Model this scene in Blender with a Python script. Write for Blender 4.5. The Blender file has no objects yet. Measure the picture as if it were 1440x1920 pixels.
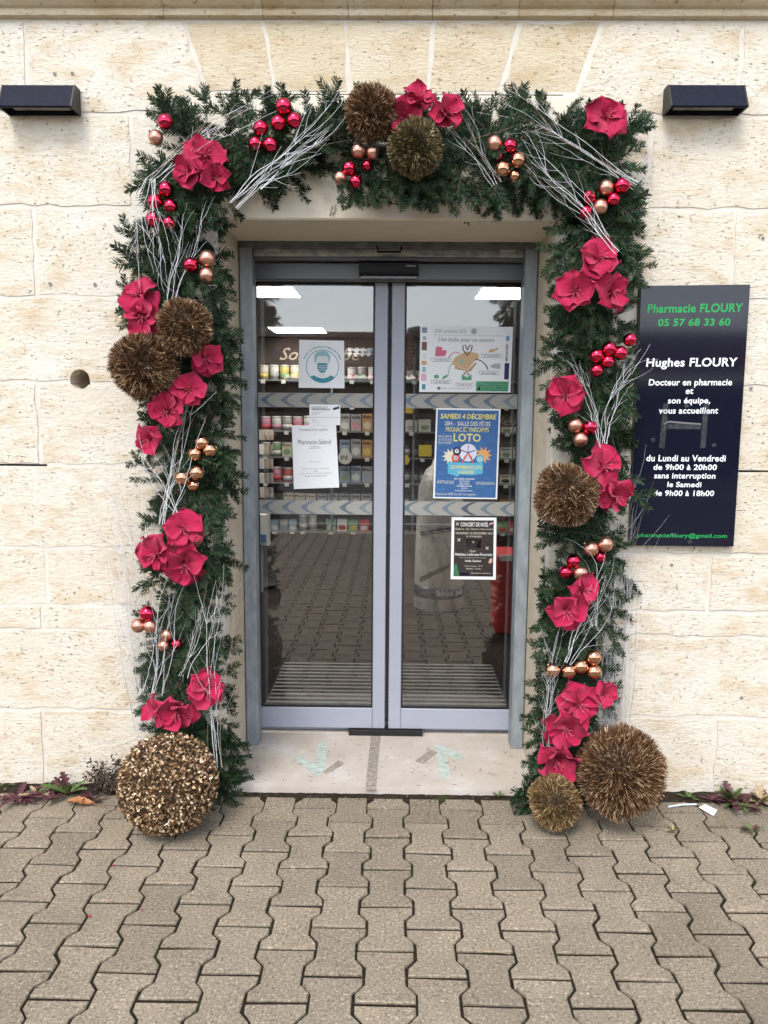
import bpy, math, random
import numpy as np
from mathutils import Vector, Matrix, Euler
R = math.radians
rnd = random.Random(7)
scene = bpy.context.scene
col = scene.collection

# ------------------------------------------------------------------ camera, sky, sun, exposure
FPX, PITCH, YAW, ROLL, CAMH, CAMD = 1460.0, 7.4, 0.7, 0.44, 1.51, 2.94
cam_d = bpy.data.cameras.new('camera')
cam_d.sensor_fit = 'VERTICAL'; cam_d.sensor_height = 36.0; cam_d.sensor_width = 27.0
cam_d.lens = FPX / 1920 * 36; cam_d.clip_start = 0.05; cam_d.clip_end = 500
cam = bpy.data.objects.new('camera', cam_d); col.objects.link(cam)
CR = Matrix.Rotation(R(YAW), 3, 'Z') @ Matrix.Rotation(R(90 - PITCH), 3, 'X') @ Matrix.Rotation(R(ROLL), 3, 'Z')
CP = Vector((0, -CAMD, CAMH))
cam.matrix_world = Matrix.Translation(CP) @ CR.to_4x4()
scene.camera = cam

SUN_EL, SUN_AZ = 52, 197.5          # azimuth measured like the sky texture's rotation
w = bpy.data.worlds.new('World'); scene.world = w; w.use_nodes = True
wn = w.node_tree; wn.nodes.clear()
sky = wn.nodes.new('ShaderNodeTexSky'); sky.sky_type = 'NISHITA'; sky.sun_disc = False
sky.sun_elevation = R(SUN_EL); sky.sun_rotation = R(SUN_AZ); sky.dust_density = 1.0; sky.air_density = 1.0
hs = wn.nodes.new('ShaderNodeHueSaturation'); hs.inputs['Saturation'].default_value = 0.40   # a veil of cloud greys the sky
bg = wn.nodes.new('ShaderNodeBackground'); bg.inputs['Strength'].default_value = 0.15
wo = wn.nodes.new('ShaderNodeOutputWorld')
wn.links.new(sky.outputs[0], hs.inputs['Color']); wn.links.new(hs.outputs[0], bg.inputs['Color'])
wn.links.new(bg.outputs[0], wo.inputs['Surface'])
sd = bpy.data.lights.new('sun', 'SUN'); sd.energy = 0.95; sd.angle = R(20); sd.color = (1.0, 0.95, 0.88)
sun = bpy.data.objects.new('sun', sd); col.objects.link(sun)
# from behind the camera, high and a little to the left
sun_dir = Vector((-0.30 * math.cos(R(SUN_EL)), -0.954 * math.cos(R(SUN_EL)), math.sin(R(SUN_EL))))
sun.rotation_euler = (-sun_dir).to_track_quat('-Z', 'Y').to_euler()
scene.view_settings.view_transform = 'Standard'; scene.view_settings.look = 'None'
scene.view_settings.gamma = 1.0; scene.view_settings.exposure = 1.40
scene.cycles.use_denoising = True
scene.cycles.max_bounces = 8; scene.cycles.transparent_max_bounces = 16
scene.cycles.caustics_reflective = False; scene.cycles.caustics_refractive = False

# ------------------------------------------------------------------ measuring helpers (photo pixel -> place)
def ray(px, py):
    return (CR @ Vector(((px - 720) / FPX, -(py - 960) / FPX, -1.0)))
def P(px, py, y=0.0):
    d = ray(px, py); t = (y - CP.y) / d.y
    return CP + d * t
def PZ(px, py, z=0.0):
    d = ray(px, py); t = (z - CP.z) / d.z
    return CP + d * t
FWD = CR @ Vector((0, 0, -1))
def mpp(p):                                  # metres per photo pixel at a place
    return (p - CP).dot(FWD) / FPX

# ------------------------------------------------------------------ object helpers
def tag(o, label=None, cat=None, group=None, kind=None):
    if label: o['label'] = label
    if cat: o['category'] = cat
    if group: o['group'] = group
    if kind: o['kind'] = kind
    return o
def wl(o):
    v = Vector((0, 0, 0))
    while o is not None:
        v = v + o.location; o = o.parent
    return v
def thing(name, label, cat, loc, group=None):
    o = bpy.data.objects.new(name, None); col.objects.link(o)
    o.empty_display_size = 0.05; o.location = loc
    return tag(o, label, cat, group)
def inst(name, me, parent=None, loc=(0, 0, 0), rot=None, scale=None):
    o = bpy.data.objects.new(name, me); col.objects.link(o)
    if parent: o.parent = parent
    m = Matrix.Translation(Vector(loc))
    if rot is not None: m = m @ rot.to_4x4()
    if scale is not None:
        if not hasattr(scale, '__len__'): scale = (scale,) * 3
        m = m @ Matrix.Diagonal((scale[0], scale[1], scale[2], 1.0))
    o.matrix_local = m
    return o
class MB:
    def __init__(s): s.v = []; s.f = []; s.mi = []; s.cur = 0
    def add(s, vs, fs):
        b = len(s.v); s.v += [tuple(v) for v in vs]
        for f in fs: s.f.append([b + i for i in f]); s.mi.append(s.cur)
        return s
    def box(s, x0, x1, y0, y1, z0, z1):
        vs = [(x, y, z) for x in (x0, x1) for y in (y0, y1) for z in (z0, z1)]
        return s.add(vs, [(0, 1, 3, 2), (4, 6, 7, 5), (0, 4, 5, 1), (2, 3, 7, 6), (0, 2, 6, 4), (1, 5, 7, 3)])
    def bbox(s, x0, x1, y0, y1, z0, z1, b=0.004):     # box, front (-y) edges chamfered
        o = [(x0, z0), (x1, z0), (x1, z1), (x0, z1)]; i = [(x0 + b, z0 + b), (x1 - b, z0 + b), (x1 - b, z1 - b), (x0 + b, z1 - b)]
        vs = [(x, y1, z) for x, z in o] + [(x, y0 + b, z) for x, z in o] + [(x, y0, z) for x, z in i]
        fs = [(3, 2, 1, 0), (8, 9, 10, 11)]
        for k in range(4):
            n = (k + 1) % 4; fs += [(k, n, 4 + n, 4 + k), (4 + k, 4 + n, 8 + n, 8 + k)]
        return s.add(vs, fs)
    def flat(s, pts):                                  # one polygon
        return s.add(pts, [tuple(range(len(pts)))])
    def tube(s, pts, rads, n=5, cap=True):
        pts = [Vector(p) for p in pts]; rings = []; b = len(s.v); up = None
        for i, p in enumerate(pts):
            t = (pts[min(i + 1, len(pts) - 1)] - pts[max(i - 1, 0)])
            if t.length < 1e-9: t = Vector((0, 0, 1))
            t.normalize()
            if up is None: up = t.orthogonal().normalized()
            up = (up - t * up.dot(t))
            if up.length < 1e-6: up = t.orthogonal()
            up.normalize(); q = t.cross(up)
            for k in range(n):
                a = 2 * math.pi * k / n
                s.v.append(tuple(p + (up * math.cos(a) + q * math.sin(a)) * rads[i]))
        for i in range(len(pts) - 1):
            for k in range(n):
                k2 = (k + 1) % n
                s.f.append([b + i * n + k, b + i * n + k2, b + (i + 1) * n + k2, b + (i + 1) * n + k]); s.mi.append(s.cur)
        if cap:
            s.f.append([b + k for k in range(n)][::-1]); s.mi.append(s.cur)
            s.f.append([b + (len(pts) - 1) * n + k for k in range(n)]); s.mi.append(s.cur)
        return s
    def lathe(s, prof, c=(0, 0, 0), n=20):             # (r, z) profile round z
        b = len(s.v); c = Vector(c)
        for r, z in prof:
            for k in range(n):
                a = 2 * math.pi * k / n
                s.v.append((c.x + r * math.cos(a), c.y + r * math.sin(a), c.z + z))
        for i in range(len(prof) - 1):
            for k in range(n):
                k2 = (k + 1) % n
                s.f.append([b + i * n + k, b + i * n + k2, b + (i + 1) * n + k2, b + (i + 1) * n + k]); s.mi.append(s.cur)
        s.f.append([b + k for k in range(n)][::-1]); s.mi.append(s.cur)
        s.f.append([b + (len(prof) - 1) * n + k for k in range(n)]); s.mi.append(s.cur)
        return s
    def prism(s, poly, y0, y1, b=0.0):                 # outline in (x,z), front at y0 with optional chamfer b toward the centroid
        n = len(poly); cx = sum(p[0] for p in poly) / n; cz = sum(p[1] for p in poly) / n
        fr = []
        for x, z in poly:
            d = math.hypot(x - cx, z - cz) or 1
            fr.append((x - (x - cx) / d * b, z - (z - cz) / d * b))
        vs = [(x, y1, z) for x, z in poly] + [(x, y0 + b, z) for x, z in poly] + [(x, y0, z) for x, z in fr]
        fs = [tuple(range(2 * n, 3 * n)), tuple(range(n))[::-1]]
        for k in range(n):
            m = (k + 1) % n; fs += [(k, m, n + m, n + k), (n + k, n + m, 2 * n + m, 2 * n + k)]
        return s.add(vs, fs)
    def mesh(s, name, mats, smooth=False, origin=(0, 0, 0)):
        me = bpy.data.meshes.new(name); o = Vector(origin)
        me.from_pydata([(v[0] - o.x, v[1] - o.y, v[2] - o.z) for v in s.v], [], s.f)
        if not isinstance(mats, (list, tuple)): mats = [mats]
        for m in mats: me.materials.append(m)
        if len(mats) > 1: me.polygons.foreach_set('material_index', s.mi)
        if smooth: me.polygons.foreach_set('use_smooth', [True] * len(me.polygons))
        me.update(); return me
    def build(s, name, mats, parent=None, smooth=False):
        org = wl(parent) if parent else Vector((0, 0, 0))
        o = bpy.data.objects.new(name, s.mesh(name, mats, smooth, org)); col.objects.link(o)
        if parent: o.parent = parent
        return o
    def top(s, name, mats, label, cat, loc, smooth=False, group=None):   # a thing that is one mesh
        o = bpy.data.objects.new(name, s.mesh(name, mats, smooth, loc)); col.objects.link(o); o.location = loc
        return tag(o, label, cat, group)

# ------------------------------------------------------------------ material helpers
class NT:
    def __init__(s, name):
        s.m = bpy.data.materials.new(name); s.m.use_nodes = True; s.t = s.m.node_tree
        s.b = s.t.nodes['Principled BSDF']; s.out = s.t.nodes['Material Output']
    def n(s, kind, **kw):
        nd = s.t.nodes.new(kind)
        for k, v in kw.items(): setattr(nd, k, v)
        return nd
    def l(s, a, b): s.t.links.new(a, b)
    def coords(s, which='Object', scale=(1, 1, 1)):
        tc = s.n('ShaderNodeTexCoord'); mp = s.n('ShaderNodeMapping'); mp.inputs['Scale'].default_value = scale
        s.l(tc.outputs[which], mp.inputs['Vector']); return mp.outputs[0]
    def noise(s, vec, scale, detail=4, rough=0.55):
        nd = s.n('ShaderNodeTexNoise'); nd.inputs['Scale'].default_value = scale; nd.inputs['Detail'].default_value = detail
        nd.inputs['Roughness'].default_value = rough; s.l(vec, nd.inputs['Vector']); return nd.outputs['Fac']
    def ramp(s, fac, stops, interp='LINEAR'):
        nd = s.n('ShaderNodeValToRGB'); cr = nd.color_ramp; cr.interpolation = interp
        while len(cr.elements) < len(stops): cr.elements.new(0.5)
        for e, (p, c) in zip(cr.elements, stops):
            e.position = p; e.color = (c, c, c, 1) if not hasattr(c, '__len__') else (*c[:3], 1)
        s.l(fac, nd.inputs['Fac']); return nd.outputs['Color']
    def mix(s, fac, a, b, blend='MIX'):
        nd = s.n('ShaderNodeMix', data_type='RGBA', blend_type=blend)
        for sock, val in ((nd.inputs[0], fac), (nd.inputs[6], a), (nd.inputs[7], b)):
            if hasattr(val, 'is_linked'): s.l(val, sock)
            elif hasattr(val, '__len__'): sock.default_value = (*val[:3], 1)
            else: sock.default_value = val
        return nd.outputs[2]
    def math(s, op, a, b=0.0):
        nd = s.n('ShaderNodeMath', operation=op)
        for sock, val in ((nd.inputs[0], a), (nd.inputs[1], b)):
            if hasattr(val, 'is_linked'): s.l(val, sock)
            else: sock.default_value = val
        return nd.outputs[0]
    def rand(s): return s.n('ShaderNodeObjectInfo').outputs['Random']
    def island(s): return s.n('ShaderNodeNewGeometry').outputs['Random Per Island']
    def bump(s, h, strength=0.4, dist=0.01):
        nd = s.n('ShaderNodeBump'); nd.inputs['Strength'].default_value = strength; nd.inputs['Distance'].default_value = dist
        s.l(h, nd.inputs['Height']); s.l(nd.outputs[0], s.b.inputs['Normal'])
    def set(s, **kw):
        for k, v in kw.items():
            k = {'col': 'Base Color', 'rough': 'Roughness', 'metal': 'Metallic', 'spec': 'Specular IOR Level', 'sheen': 'Sheen Weight',
                 'coat': 'Coat Weight', 'alpha': 'Alpha', 'trans': 'Transmission Weight', 'ior': 'IOR'}.get(k, k)
            if hasattr(v, 'is_linked'): s.l(v, s.b.inputs[k])
            elif hasattr(v, '__len__'): s.b.inputs[k].default_value = (*v[:3], 1)
            else: s.b.inputs[k].default_value = v
        return s.m
_mats = {}
def plain(name, c, rough=0.6, metal=0.0, vary=0.06, scale=40, bump=0.0, coat=0.0):
    if name in _mats: return _mats[name]
    t = NT(name); co = t.coords()
    f = t.noise(co, scale, 3)
    a = tuple(max(0, x * (1 - vary)) for x in c); b = tuple(min(1, x * (1 + vary)) for x in c)
    t.set(col=t.ramp(f, [(0.3, a), (0.7, b)]), rough=rough, metal=metal, coat=coat)
    if bump: t.bump(f, bump, 0.003)
    _mats[name] = t.m; return t.m
def by_island(name, stops, rough=0.5, metal=0.0, interp='LINEAR', spec=0.5):
    t = NT(name)
    t.set(col=t.ramp(t.island(), stops, interp), rough=rough, metal=metal, spec=spec); return t.m
def by_object(name, stops, rough=0.5, metal=0.0, bump=0.0):
    t = NT(name); c = t.ramp(t.rand(), stops)
    f = t.noise(t.coords(), 30, 3)
    t.set(col=t.mix(0.25, c, t.ramp(f, [(0.3, 0.3), (0.7, 0.9)]), 'MULTIPLY'), rough=rough, metal=metal)
    if bump: t.bump(f, bump, 0.004)
    return t.m

def stone_mat(name, pale, warm, ochre, pit=1.0):
    t = NT(name); co = t.coords('Object'); rn = t.rand()
    off = t.n('ShaderNodeVectorMath', operation='ADD'); cmb = t.n('ShaderNodeCombineXYZ')
    t.l(t.math('MULTIPLY', rn, 37.0), cmb.inputs[0]); t.l(t.math('MULTIPLY', rn, 91.0), cmb.inputs[2])
    t.l(co, off.inputs[0]); t.l(cmb.outputs[0], off.inputs[1]); v = off.outputs[0]
    mp = t.n('ShaderNodeMapping'); mp.inputs['Scale'].default_value = (1.0, 1.0, 2.1); t.l(v, mp.inputs['Vector']); vs = mp.outputs[0]
    broad = t.noise(v, 4.0, 5, 0.6)
    base = t.mix(t.ramp(broad, [(0.35, 0.0), (0.68, 1.0)]), pale, warm)
    # every block has its own tone
    base = t.mix(t.ramp(rn, [(0.0, 0.0), (0.55, 0.12), (0.85, 0.5), (1.0, 0.75)]), base, warm)
    stain = t.noise(vs, 6.0, 7, 0.68)
    base = t.mix(t.ramp(stain, [(0.49, 0.0), (0.62, 0.5), (0.74, 0.95)]), base, ochre)
    grain = t.noise(vs, 38.0, 6, 0.75)
    pits = t.noise(vs, 52.0, 4, 0.62)
    where = t.noise(v, 9.0, 3, 0.6)
    pmask = t.math('MULTIPLY', t.ramp(pits, [(0.60, 0.0), (0.65, 1.0)]), t.ramp(where, [(0.42, 0.05), (0.60, 1.0)]))
    base = t.mix(t.math('MULTIPLY', pmask, 0.8 * pit), base, (0.25, 0.16, 0.08))
    vor = t.n('ShaderNodeTexVoronoi'); vor.inputs['Scale'].default_value = 26.0; t.l(v, vor.inputs['Vector'])
    holes = t.math('MULTIPLY', t.ramp(vor.outputs['Distance'], [(0.05, 1.0), (0.11, 0.0)]), t.ramp(t.noise(v, 14, 2), [(0.5, 0.0), (0.6, 1.0)]))
    base = t.mix(t.math('MULTIPLY', holes, 0.75 * pit), base, (0.12, 0.08, 0.05))
    h = t.math('SUBTRACT', t.math('ADD', t.math('MULTIPLY', grain, 0.8), t.math('MULTIPLY', stain, 0.7)), t.math('ADD', t.math('MULTIPLY', pmask, 0.8 * pit), t.math('MULTIPLY', holes, 1.5 * pit)))
    t.bump(h, 0.7, 0.014)
    return t.set(col=base, rough=0.9, spec=0.2)
STONE = stone_mat('limestone', (0.755, 0.715, 0.64), (0.70, 0.625, 0.505), (0.56, 0.42, 0.245))
STONE_Y = stone_mat('limestone_yellow', (0.67, 0.59, 0.455), (0.61, 0.51, 0.355), (0.50, 0.36, 0.20), 0.9)
STONE_S = stone_mat('limestone_smooth', (0.68, 0.61, 0.50), (0.63, 0.54, 0.41), (0.56, 0.44, 0.29), 0.35)
def mortar_mat():
    t = NT('lime_mortar'); co = t.coords(); f = t.noise(co, 30, 6, 0.7)
    t.set(col=t.ramp(t.noise(co, 7, 6, .7), [(0.25, (0.56, 0.505, 0.42)), (0.5, (0.645, 0.60, 0.53)), (0.75, (0.70, 0.67, 0.62))]), rough=0.95, spec=0.1); t.bump(f, 0.5, 0.008); return t.m
MORTAR = mortar_mat()
LINTEL = plain('painted_lintel', (0.66, 0.60, 0.49), 0.75, vary=0.05, scale=6, bump=0.08)
def paver_mat():
    t = NT('concrete_paver'); co = t.coords('Object'); rn = t.rand()
    c = t.ramp(rn, [(0.0, (0.265, 0.220, 0.163)), (0.3, (0.315, 0.262, 0.194)), (0.7, (0.335, 0.279, 0.206)), (0.9, (0.355, 0.294, 0.215)), (1.0, (0.275, 0.235, 0.185))])
    big = t.noise(co, 5, 4); c = t.mix(0.55, c, t.ramp(big, [(0.3, 0.62), (0.7, 1.0)]), 'MULTIPLY')
    sp = t.noise(co, 120, 4, 0.8)
    c = t.mix(0.85, c, t.ramp(sp, [(0.32, 0.05), (0.43, 0.80), (0.56, 1.0), (0.66, 2.2)]), 'MULTIPLY')
    sp2 = t.noise(co, 75, 2, 0.5)
    c = t.mix(t.ramp(sp2, [(0.62, 0.0), (0.70, 0.65)]), c, (0.10, 0.08, 0.062))
    dirt = t.noise(t.coords('Object', (1, 1, 1)), 2.3, 6, .7); c = t.mix(t.ramp(dirt, [(.5, 0.0), (.75, .45)]), c, (0.13, 0.112, 0.09))
    t.bump(t.math('ADD', sp, t.math('MULTIPLY', big, 0.4)), 0.8, 0.006)
    return t.set(col=c, rough=0.92, spec=0.25)
PAVER = paver_mat()
def soil_mat():
    t = NT('joint_soil'); co = t.coords(); f = t.noise(co, 60, 6, 0.75); g = t.noise(co, 7, 4)
    c = t.ramp(f, [(0.3, (0.014, 0.011, 0.008)), (0.62, (0.045, 0.034, 0.025)), (0.8, (0.15, 0.12, 0.09))])
    c = t.mix(t.ramp(g, [(0.58, 0.0), (0.72, 0.55)]), c, (0.055, 0.07, 0.02))
    t.bump(f, 0.9, 0.012); return t.set(col=c, rough=1.0, spec=0.1)
SOIL = soil_mat()
def asphalt_mat():
    t = NT('asphalt'); co = t.coords(); f = t.noise(co, 90, 5, 0.7)
    t.bump(f, 0.5, 0.01); return t.set(col=t.ramp(f, [(0.3, (0.035, 0.035, 0.036)), (0.7, (0.075, 0.073, 0.07))]), rough=0.95)
ASPHALT = asphalt_mat()
def galv_mat():
    t = NT('galvanised_steel'); co = t.coords('Object', (1, 1, 0.35)); f = t.noise(co, 28, 5, 0.6)
    t.bump(f, 0.12, 0.004)
    return t.set(col=t.ramp(f, [(0.3, (0.22, 0.255, 0.285)), (0.7, (0.36, 0.405, 0.44))]), rough=t.ramp(f, [(0.3, 0.42), (0.7, 0.62)]), metal=0.35)
GALV = galv_mat()
GALV_D = plain('dirty_steel', (0.13, 0.135, 0.14), 0.5, 0.5, 0.45, 14)
ALU = plain('grey_lacquered_aluminium', (0.345, 0.365, 0.44), 0.38, 0.0, 0.03, 9)
ALU_D = plain('dark_lacquered_aluminium', (0.085, 0.09, 0.105), 0.28, 0.0, 0.08, 6)
BLACK = plain('black_plastic', (0.006, 0.006, 0.007), 0.4)
BLACK.node_tree.nodes['Principled BSDF'].inputs['Specular IOR Level'].default_value = 0.2
RUBBER = plain('black_rubber', (0.008, 0.008, 0.009), 0.7)
NAVY = plain('navy_powder_coat', (0.007, 0.009, 0.021), 0.6, vary=0.25, scale=60, bump=0.05)
NAVY.node_tree.nodes['Principled BSDF'].inputs['Specular IOR Level'].default_value = 0.15
BROWNSIDE = plain('brown_black_powder_coat', (0.018, 0.014, 0.014), 0.55, vary=0.2)
WHITE = plain('white_print', (0.80, 0.80, 0.80), 0.6, vary=0.02)
PAPER = plain('white_paper', (0.82, 0.845, 0.87), 0.7, vary=0.02, scale=5)
def glass_mat(name, tint, gain):
    t = NT(name); t.t.nodes.remove(t.b)
    tr = t.n('ShaderNodeBsdfTransparent'); tr.inputs['Color'].default_value = (*tint, 1)
    gl = t.n('ShaderNodeBsdfGlossy'); gl.inputs['Roughness'].default_value = 0.0; gl.inputs['Color'].default_value = (1, 1, 1, 1)
    fr = t.n('ShaderNodeFresnel'); fr.inputs['IOR'].default_value = 1.52
    mx = t.n('ShaderNodeMixShader'); t.l(t.math('MINIMUM', t.math('MULTIPLY', fr.outputs[0], gain), 1.0), mx.inputs[0])
    t.l(tr.outputs[0], mx.inputs[1]); t.l(gl.outputs[0], mx.inputs[2]); t.l(mx.outputs[0], t.out.inputs['Surface']); return t.m
GLASS = glass_mat('insulating_glass', (0.985, 0.99, 0.99), 1.9)
LENS = plain('frosted_lens', (0.30, 0.29, 0.25), 0.35, vary=0.3, scale=25)
def emit(name, c, s):
    t = NT(name); return t.set(col=c, **{'Emission Color': c, 'Emission Strength': s})

# ------------------------------------------------------------------ text: laid out now, turned to mesh at the end in one pass
TEXTS = []
def text(parent, s, mapf, mat, name='lettering', bold=0.0, shear=0.0, res=2, spacing=1.0):
    cu = bpy.data.curves.new(name, 'FONT'); cu.body = s; cu.size = 1.0; cu.offset = bold; cu.shear = shear
    cu.resolution_u = res; cu.space_character = spacing
    o = bpy.data.objects.new(name + '_tmp', cu); col.objects.link(o)
    TEXTS.append((o, parent, mapf, mat, name))
def finish_texts():
    bpy.context.view_layer.update()
    dg = bpy.context.evaluated_depsgraph_get(); got = []
    for o, parent, mapf, mat, name in TEXTS:
        got.append(bpy.data.meshes.new_from_object(o.evaluated_get(dg)))
    for (o, parent, mapf, mat, name), me in zip(TEXTS, got):
        cu = o.data; bpy.data.objects.remove(o); bpy.data.curves.remove(cu)
        n = len(me.vertices)
        if n == 0: continue
        a = np.empty(n * 3); me.vertices.foreach_get('co', a); a = a.reshape(-1, 3)
        lo = a.min(0); hi = a.max(0); ext = np.maximum(hi - lo, 1e-6); base = wl(parent)
        out = np.empty((n, 3))
        for i in range(n):
            p = mapf((a[i, 0] - lo[0]) / ext[0], 1 - (a[i, 1] - lo[1]) / ext[1]); out[i] = (p.x - base.x, p.y - base.y, p.z - base.z)
        me.vertices.foreach_set('co', out.ravel()); me.materials.clear(); me.materials.append(mat); me.update(); me.name = name
        no = bpy.data.objects.new(name, me); col.objects.link(no); no.parent = parent
class Sheet:
    """a flat upright sheet given by its four photo corners (tl, tr, br, bl) on the plane y; u right, v down."""
    def __init__(s, corners, y):
        s.c = [P(px, py, y) for px, py in corners]; s.y = y
        s.base = (s.c[2] + s.c[3]) / 2
    def uv(s, u, v, lift=0.0):
        a = s.c[0].lerp(s.c[1], u); b = s.c[3].lerp(s.c[2], u); p = a.lerp(b, v); return Vector((p.x, p.y - lift, p.z))
    def board(s, parent, name, mat, thick=0.0012):
        c = s.c; m = MB(); bk = [Vector((p.x, p.y + thick, p.z)) for p in c]
        m.add(c + bk, [(3, 2, 1, 0), (4, 5, 6, 7), (0, 1, 5, 4), (1, 2, 6, 5), (2, 3, 7, 6), (3, 0, 4, 7)])
        return m.build(name, mat, parent)
    def poly(s, parent, name, pts, mat, lift=0.0005):
        return MB().flat([s.uv(u, v, lift) for u, v in pts][::-1]).build(name, mat, parent)
    def rect(s, parent, name, u0, v0, u1, v1, mat, lift=0.0005):
        return s.poly(parent, name, [(u0, v0), (u1, v0), (u1, v1), (u0, v1)], mat, lift)
    def disc(s, parent, name, u, v, ru, rv, mat, lift=0.0005, n=20):
        return s.poly(parent, name, [(u + ru * math.cos(6.2832 * k / n), v + rv * math.sin(6.2832 * k / n)) for k in range(n)], mat, lift)
    def ring(s, parent, name, u, v, ru, rv, w, mat, lift=0.0006, n=28, asp=1.0):
        m = MB(); vs = []
        for k in range(n):
            c, q = math.cos(6.2832 * k / n), math.sin(6.2832 * k / n)
            vs += [s.uv(u + ru * c, v + rv * q, lift), s.uv(u + (ru - w) * c, v + (rv - w * asp) * q, lift)]
        m.add(vs, [(2 * k, 2 * k + 1, (2 * k + 3) % (2 * n), (2 * k + 2) % (2 * n)) for k in range(n)])
        return m.build(name, mat, parent)
    def line(s, parent, name, pts, w, mat, lift=0.0007):
        m = MB(); vs = []
        for i, (u, v) in enumerate(pts):
            a = pts[max(i - 1, 0)]; b = pts[min(i + 1, len(pts) - 1)]; du, dv = b[0] - a[0], b[1] - a[1]; d = math.hypot(du, dv) or 1
            vs += [s.uv(u - dv / d * w, v + du / d * w, lift), s.uv(u + dv / d * w, v - du / d * w, lift)]
        m.add(vs, [(2 * i, 2 * i + 1, 2 * i + 3, 2 * i + 2) for i in range(len(pts) - 1)])
        return m.build(name, mat, parent)
    def text(s, parent, st, u0, v0, u1, v1, mat, lift=0.0008, **kw):
        text(parent, st, lambda a, b: s.uv(u0 + (u1 - u0) * a, v0 + (v1 - v0) * b, lift), mat, **kw)

# ================================================================== THE SETTING
# ---- ground, pavement
g = MB().box(-120, 120, -160, 40, -0.35, -0.30).build('ground', plain('far_ground', (0.12, 0.11, 0.09), 0.95, vary=0.3, scale=2)); tag(g, kind='structure')
PAVE_END = -6.05
pv = MB().box(-4.2, 4.2, PAVE_END, 0.0, -0.29, -0.007).build('pavement', SOIL); tag(pv, kind='structure')
rd = MB().box(-40, 40, -16.0, PAVE_END - 0.16, -0.29, -0.06).build('road', ASPHALT); tag(rd, kind='structure')
kb = MB().box(-8, 8, PAVE_END - 0.155, PAVE_END - 0.005, -0.29, -0.02).build('kerb', plain('kerb_bed', (0.25, 0.24, 0.22), 0.9)); tag(kb, kind='structure')
ks = MB().bbox(-0.235, 0.235, -0.0745, 0.0745, 0, 0.06).mesh('kerb_stone', plain('pale_kerb_concrete', (0.36, 0.345, 0.31), 0.9, vary=0.15, scale=20))
for i in range(-8, 9): inst('kerb_stone', ks, kb, (i * 0.48, PAVE_END - 0.08, -0.019))

def bone():                                   # double-T paver, 165 x 200 mm, joints 5 mm
    a, b, h = 0.0785, 0.0535, 0.0931
    q = [(a, h), (a, 0.066), (b, 0.036), (b, -0.036), (a, -0.066), (a, -h)]
    out = q + [(-x, y) for x, y in q[::-1]]
    return out
def paver_geo(m, cx, cy, rz, tilt, zt, jit, r):
    pts = [(x + r.uniform(-jit, jit), y + r.uniform(-jit, jit)) for x, y in bone()]
    n = len(pts); c = 0.0035
    top = [(x * (1 - c / 0.075), y * (1 - c / 0.1)) for x, y in pts]
    def z(x, y): return zt + tilt[0] * x + tilt[1] * y
    cs, sn = math.cos(rz), math.sin(rz)
    def W(x, y, zz): return (cx + x * cs - y * sn, cy + x * sn + y * cs, zz)
    vs = [W(x, y, -0.05) for x, y in pts] + [W(x, y, z(x, y) - 0.003) for x, y in pts] + [W(x, y, z(x, y)) for x, y in top]
    fs = [tuple(range(2 * n, 3 * n))]
    for k in range(n):
        m2 = (k + 1) % n; fs += [(k, m2, n + m2, n + k), (n + k, n + m2, 2 * n + m2, 2 * n + k)]
    m.add(vs, fs)
X0 = (PZ(627, 1500).x + PZ(560, 1500).x) / 2           # middle of one column
Y0 = PZ(662, 1541).y                                    # a cross joint in the column to its right
rest = MB(); rp = random.Random(3)
for ci in range(-28, 29):
    x = X0 + 0.14 * ci
    off = 0.1 if ci % 2 == 0 else 0.0
    for k in range(-2, 30):
        y = Y0 + 0.1 + off - 0.198 * k
        if y > -0.135 or y < PAVE_END + 0.1: continue
        tilt = (rp.uniform(-.02, .02), rp.uniform(-.008, .008)); zt = rp.uniform(-0.0013, 0.0013); rz = rp.uniform(-.014, .014)
        d = y + CAMD
        if abs(x) < 0.62 * max(d, 0.3) + 0.12 and y > -1.35:
            m = MB(); paver_geo(m, x, y, rz, tilt, zt, 0.0014, rp); m.build('paver', PAVER, pv)
        else:
            paver_geo(rest, x, y, rz, tilt, zt, 0.001, rp)
o = rest.build('far_pavers', PAVER, pv); tag(o, kind='stuff')
# cut pavers that close the rows at the wall
for ci in range(-14, 15):
    x = X0 + 0.14 * ci; off = 0.1 if ci % 2 == 0 else 0.0
    yy = Y0 + 0.1 + off
    while yy <= -0.135: yy += 0.198
    y0 = yy - 0.097
    if -0.052 - y0 < 0.02: continue
    if y0 < -0.052:
        hw0, hw1 = (0.0795, 0.056)
        z = rp.uniform(-.002, .002)
        pts = [(x - hw0, y0), (x + hw0, y0)]
        L = -0.052 - y0
        pts += [(x + hw0, y0 + min(L, .031)), (x + (hw1 if L > .06 else hw0), y0 + min(L, .061)), (x + (hw1 if L > .06 else hw0), -0.052)] if L > 0.031 else [(x + hw0, -0.052)]
        mir = [(2 * x - a, b) for a, b in pts[::-1]][:-1] if L > 0.031 else [(x - hw0, -0.052)]
        poly = pts + [p for p in mir if p not in pts]
        n = len(poly); m = MB()
        m.add([(a, b, -0.05) for a, b in poly] + [(a, b, z) for a, b in poly], [tuple(range(n, 2 * n))] + [(k, (k + 1) % n, n + (k + 1) % n, n + k) for k in range(n)])
        m.build('paver', PAVER, pv)

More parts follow.
